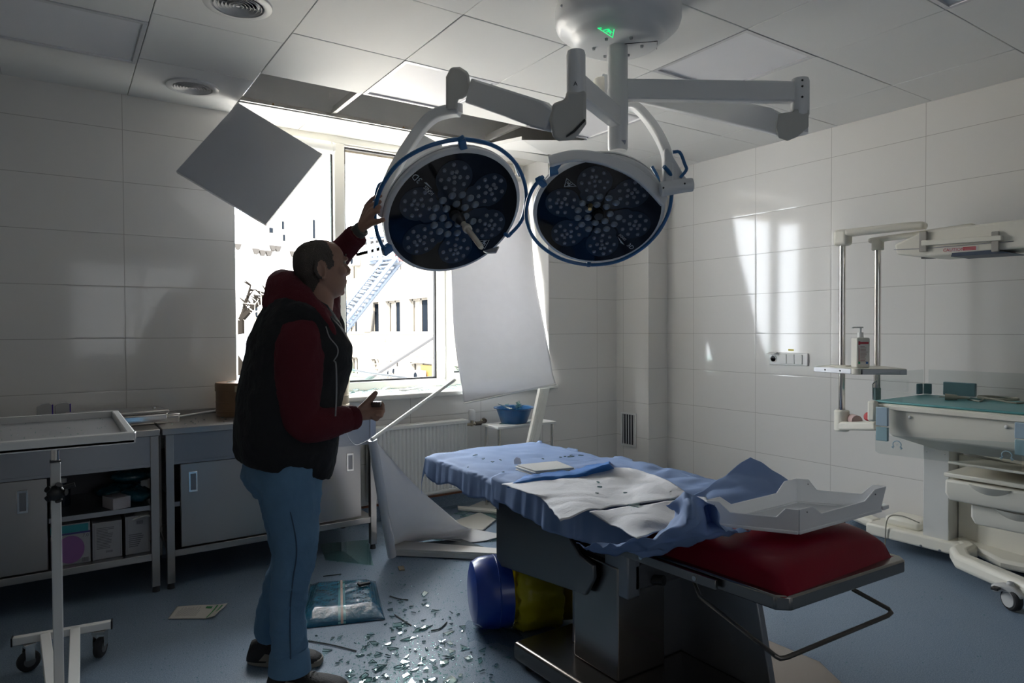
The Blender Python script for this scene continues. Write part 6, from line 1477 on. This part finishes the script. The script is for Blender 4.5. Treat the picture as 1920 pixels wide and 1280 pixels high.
for c, lab, g_ in (((-3.49,-.22,1.04), 'glass piece lying on the lid of the brown drum', 'glass on the brown drum'), ((-2.975,-.30,1.06), 'glass piece lying on the lid of the pale drum', 'glass on the pale drum')):
    scatter(6, lambda: V(c)+V((rnd.uniform(-.09,.09), rnd.uniform(-.09,.09), 0)), .03, .06, lab, g_, .12)
# crumbs too many to count: one object
mb = MB()
def crumb(p, s):
    P = [p+V((rnd.uniform(-s,s), rnd.uniform(-s,s), 0)) for _ in range(3)]; h = V((0,0,rnd.uniform(.001,.004)))
    tl = V((0,0,rnd.uniform(0,.002)))
    mb.add(P+[P[0]+h, P[1]+h+tl, P[2]+h], [(0,2,1),(3,4,5),(0,1,4,3),(1,2,5,4),(2,0,3,5)])
for _ in range(1900):
    p = fl(); crumb(V((p.x,p.y,.0005)), rnd.uniform(.0015,.006))
for _ in range(900):
    p = PZ(rnd.gauss(800,160), rnd.uniform(960,1100), .0005); p.x = min(p.x,-.3); p.y = min(p.y,-.06); crumb(p, rnd.uniform(.002,.007))
for _ in range(350): p = PZ(rnd.uniform(250,640), rnd.uniform(1080,1279), .0005); crumb(p, rnd.uniform(.001,.004))
for _ in range(160): p = PZ(rnd.uniform(1420,1850), rnd.uniform(1010,1279), .0005); crumb(p, rnd.uniform(.001,.004))
t = obj('glass_crumbs', mb, clearg, smooth=0, fix=False, org=V((-3,-1.5,0))); tag(t, 'fine glass crumbs strewn over the blue floor', 'broken glass', kind='stuff')
mb = MB()
for _ in range(700): crumb(V((rnd.uniform(-3.35,-1.05), rnd.uniform(-.05,.32), .886+rnd.random()*.012)), rnd.uniform(.004,.016))
t = obj('glass_crumbs', mb, clearg, smooth=0, fix=False, org=V((-2.2,.15,.886))); tag(t, 'fine glass crumbs covering the window sill', 'broken glass', kind='stuff')
mb = MB()
for _ in range(160): crumb(V((rnd.uniform(-4.9,-4.25), rnd.uniform(-2.2,-1.66), 1.029)), rnd.uniform(.0008,.002))
t = obj('glass_crumbs', mb, clearg, smooth=0, fix=False, org=V((-4.5,-1.9,1.029))); tag(t, 'fine glass dust on the instrument stand tray', 'broken glass', kind='stuff')
# larger dull panes on the floor near the bench legs
for P, lab in (([(640,935),(700,925),(712,960),(660,985)],'dull sheet of cracked glass on the floor behind the steel table leg'),([(600,1020),(690,1012),(700,1060),(610,1050)],'thin cracked pane lying flat right of the steel table foot'),([(905,960),(940,955),(948,975),(915,978)],'small cracked pane under the head of the operating table')):
    tag(obj('cracked_sheet', MB().prism([PZ(x,y,.002) for x, y in P], (0,0,.003)), mirror, smooth=0), lab, 'glass pane')
# dark slivers of window seal
for k, (a, b, c, lab) in enumerate((((572,1200),(620,1208),(668,1220),'dark rubber seal strip on the floor nearest the man\'s shoe'),((740,1152),(755,1162),(771,1172),'short dark rubber strip among the shards right of the blue pack'),((731,1117),(748,1122),(765,1124),'short dark rubber strip behind the blue pack'),((606,1080),(622,1078),(640,1076),'short dark rubber strip near the steel table leg'),((808,1182),(825,1178),(838,1166),'short curved rubber strip in front of the blue bin'))):
    tag(obj('seal_strip', MB().tube([catmull([PZ(*a,.004), PZ(*b,.004), PZ(*c,.004)], j/10) for j in range(11)], .003, 6), mat('seal_dark', (.02,.035,.035), .6)), lab, 'strip', 'rubber strips on the floor')
tag(obj('white_scrap', MB().prism([V((-2.35,-.0,.90)),V((-2.05,.18,.90)),V((-2.0,.16,.90)),V((-2.3,-.03,.90))], (0,0,.012)), white), 'white broken strip lying among the glass on the sill', 'strip')
for x, y, lab in ((690,976,'small tan chip of plaster by the fallen blind'),(752,1066,'small tan chip of plaster right of the man'),(1185,1285,'tiny chip near the table base')):
    if y < 1280: tag(obj('plaster_chip', MB().prism([PZ(x-6,y-3,.001),PZ(x+5,y-4,.001),PZ(x+7,y+3,.001),PZ(x-3,y+4,.001)], (0,0,.006)), mat('chip_tan', (.35,.28,.20), .9)), lab, 'debris')
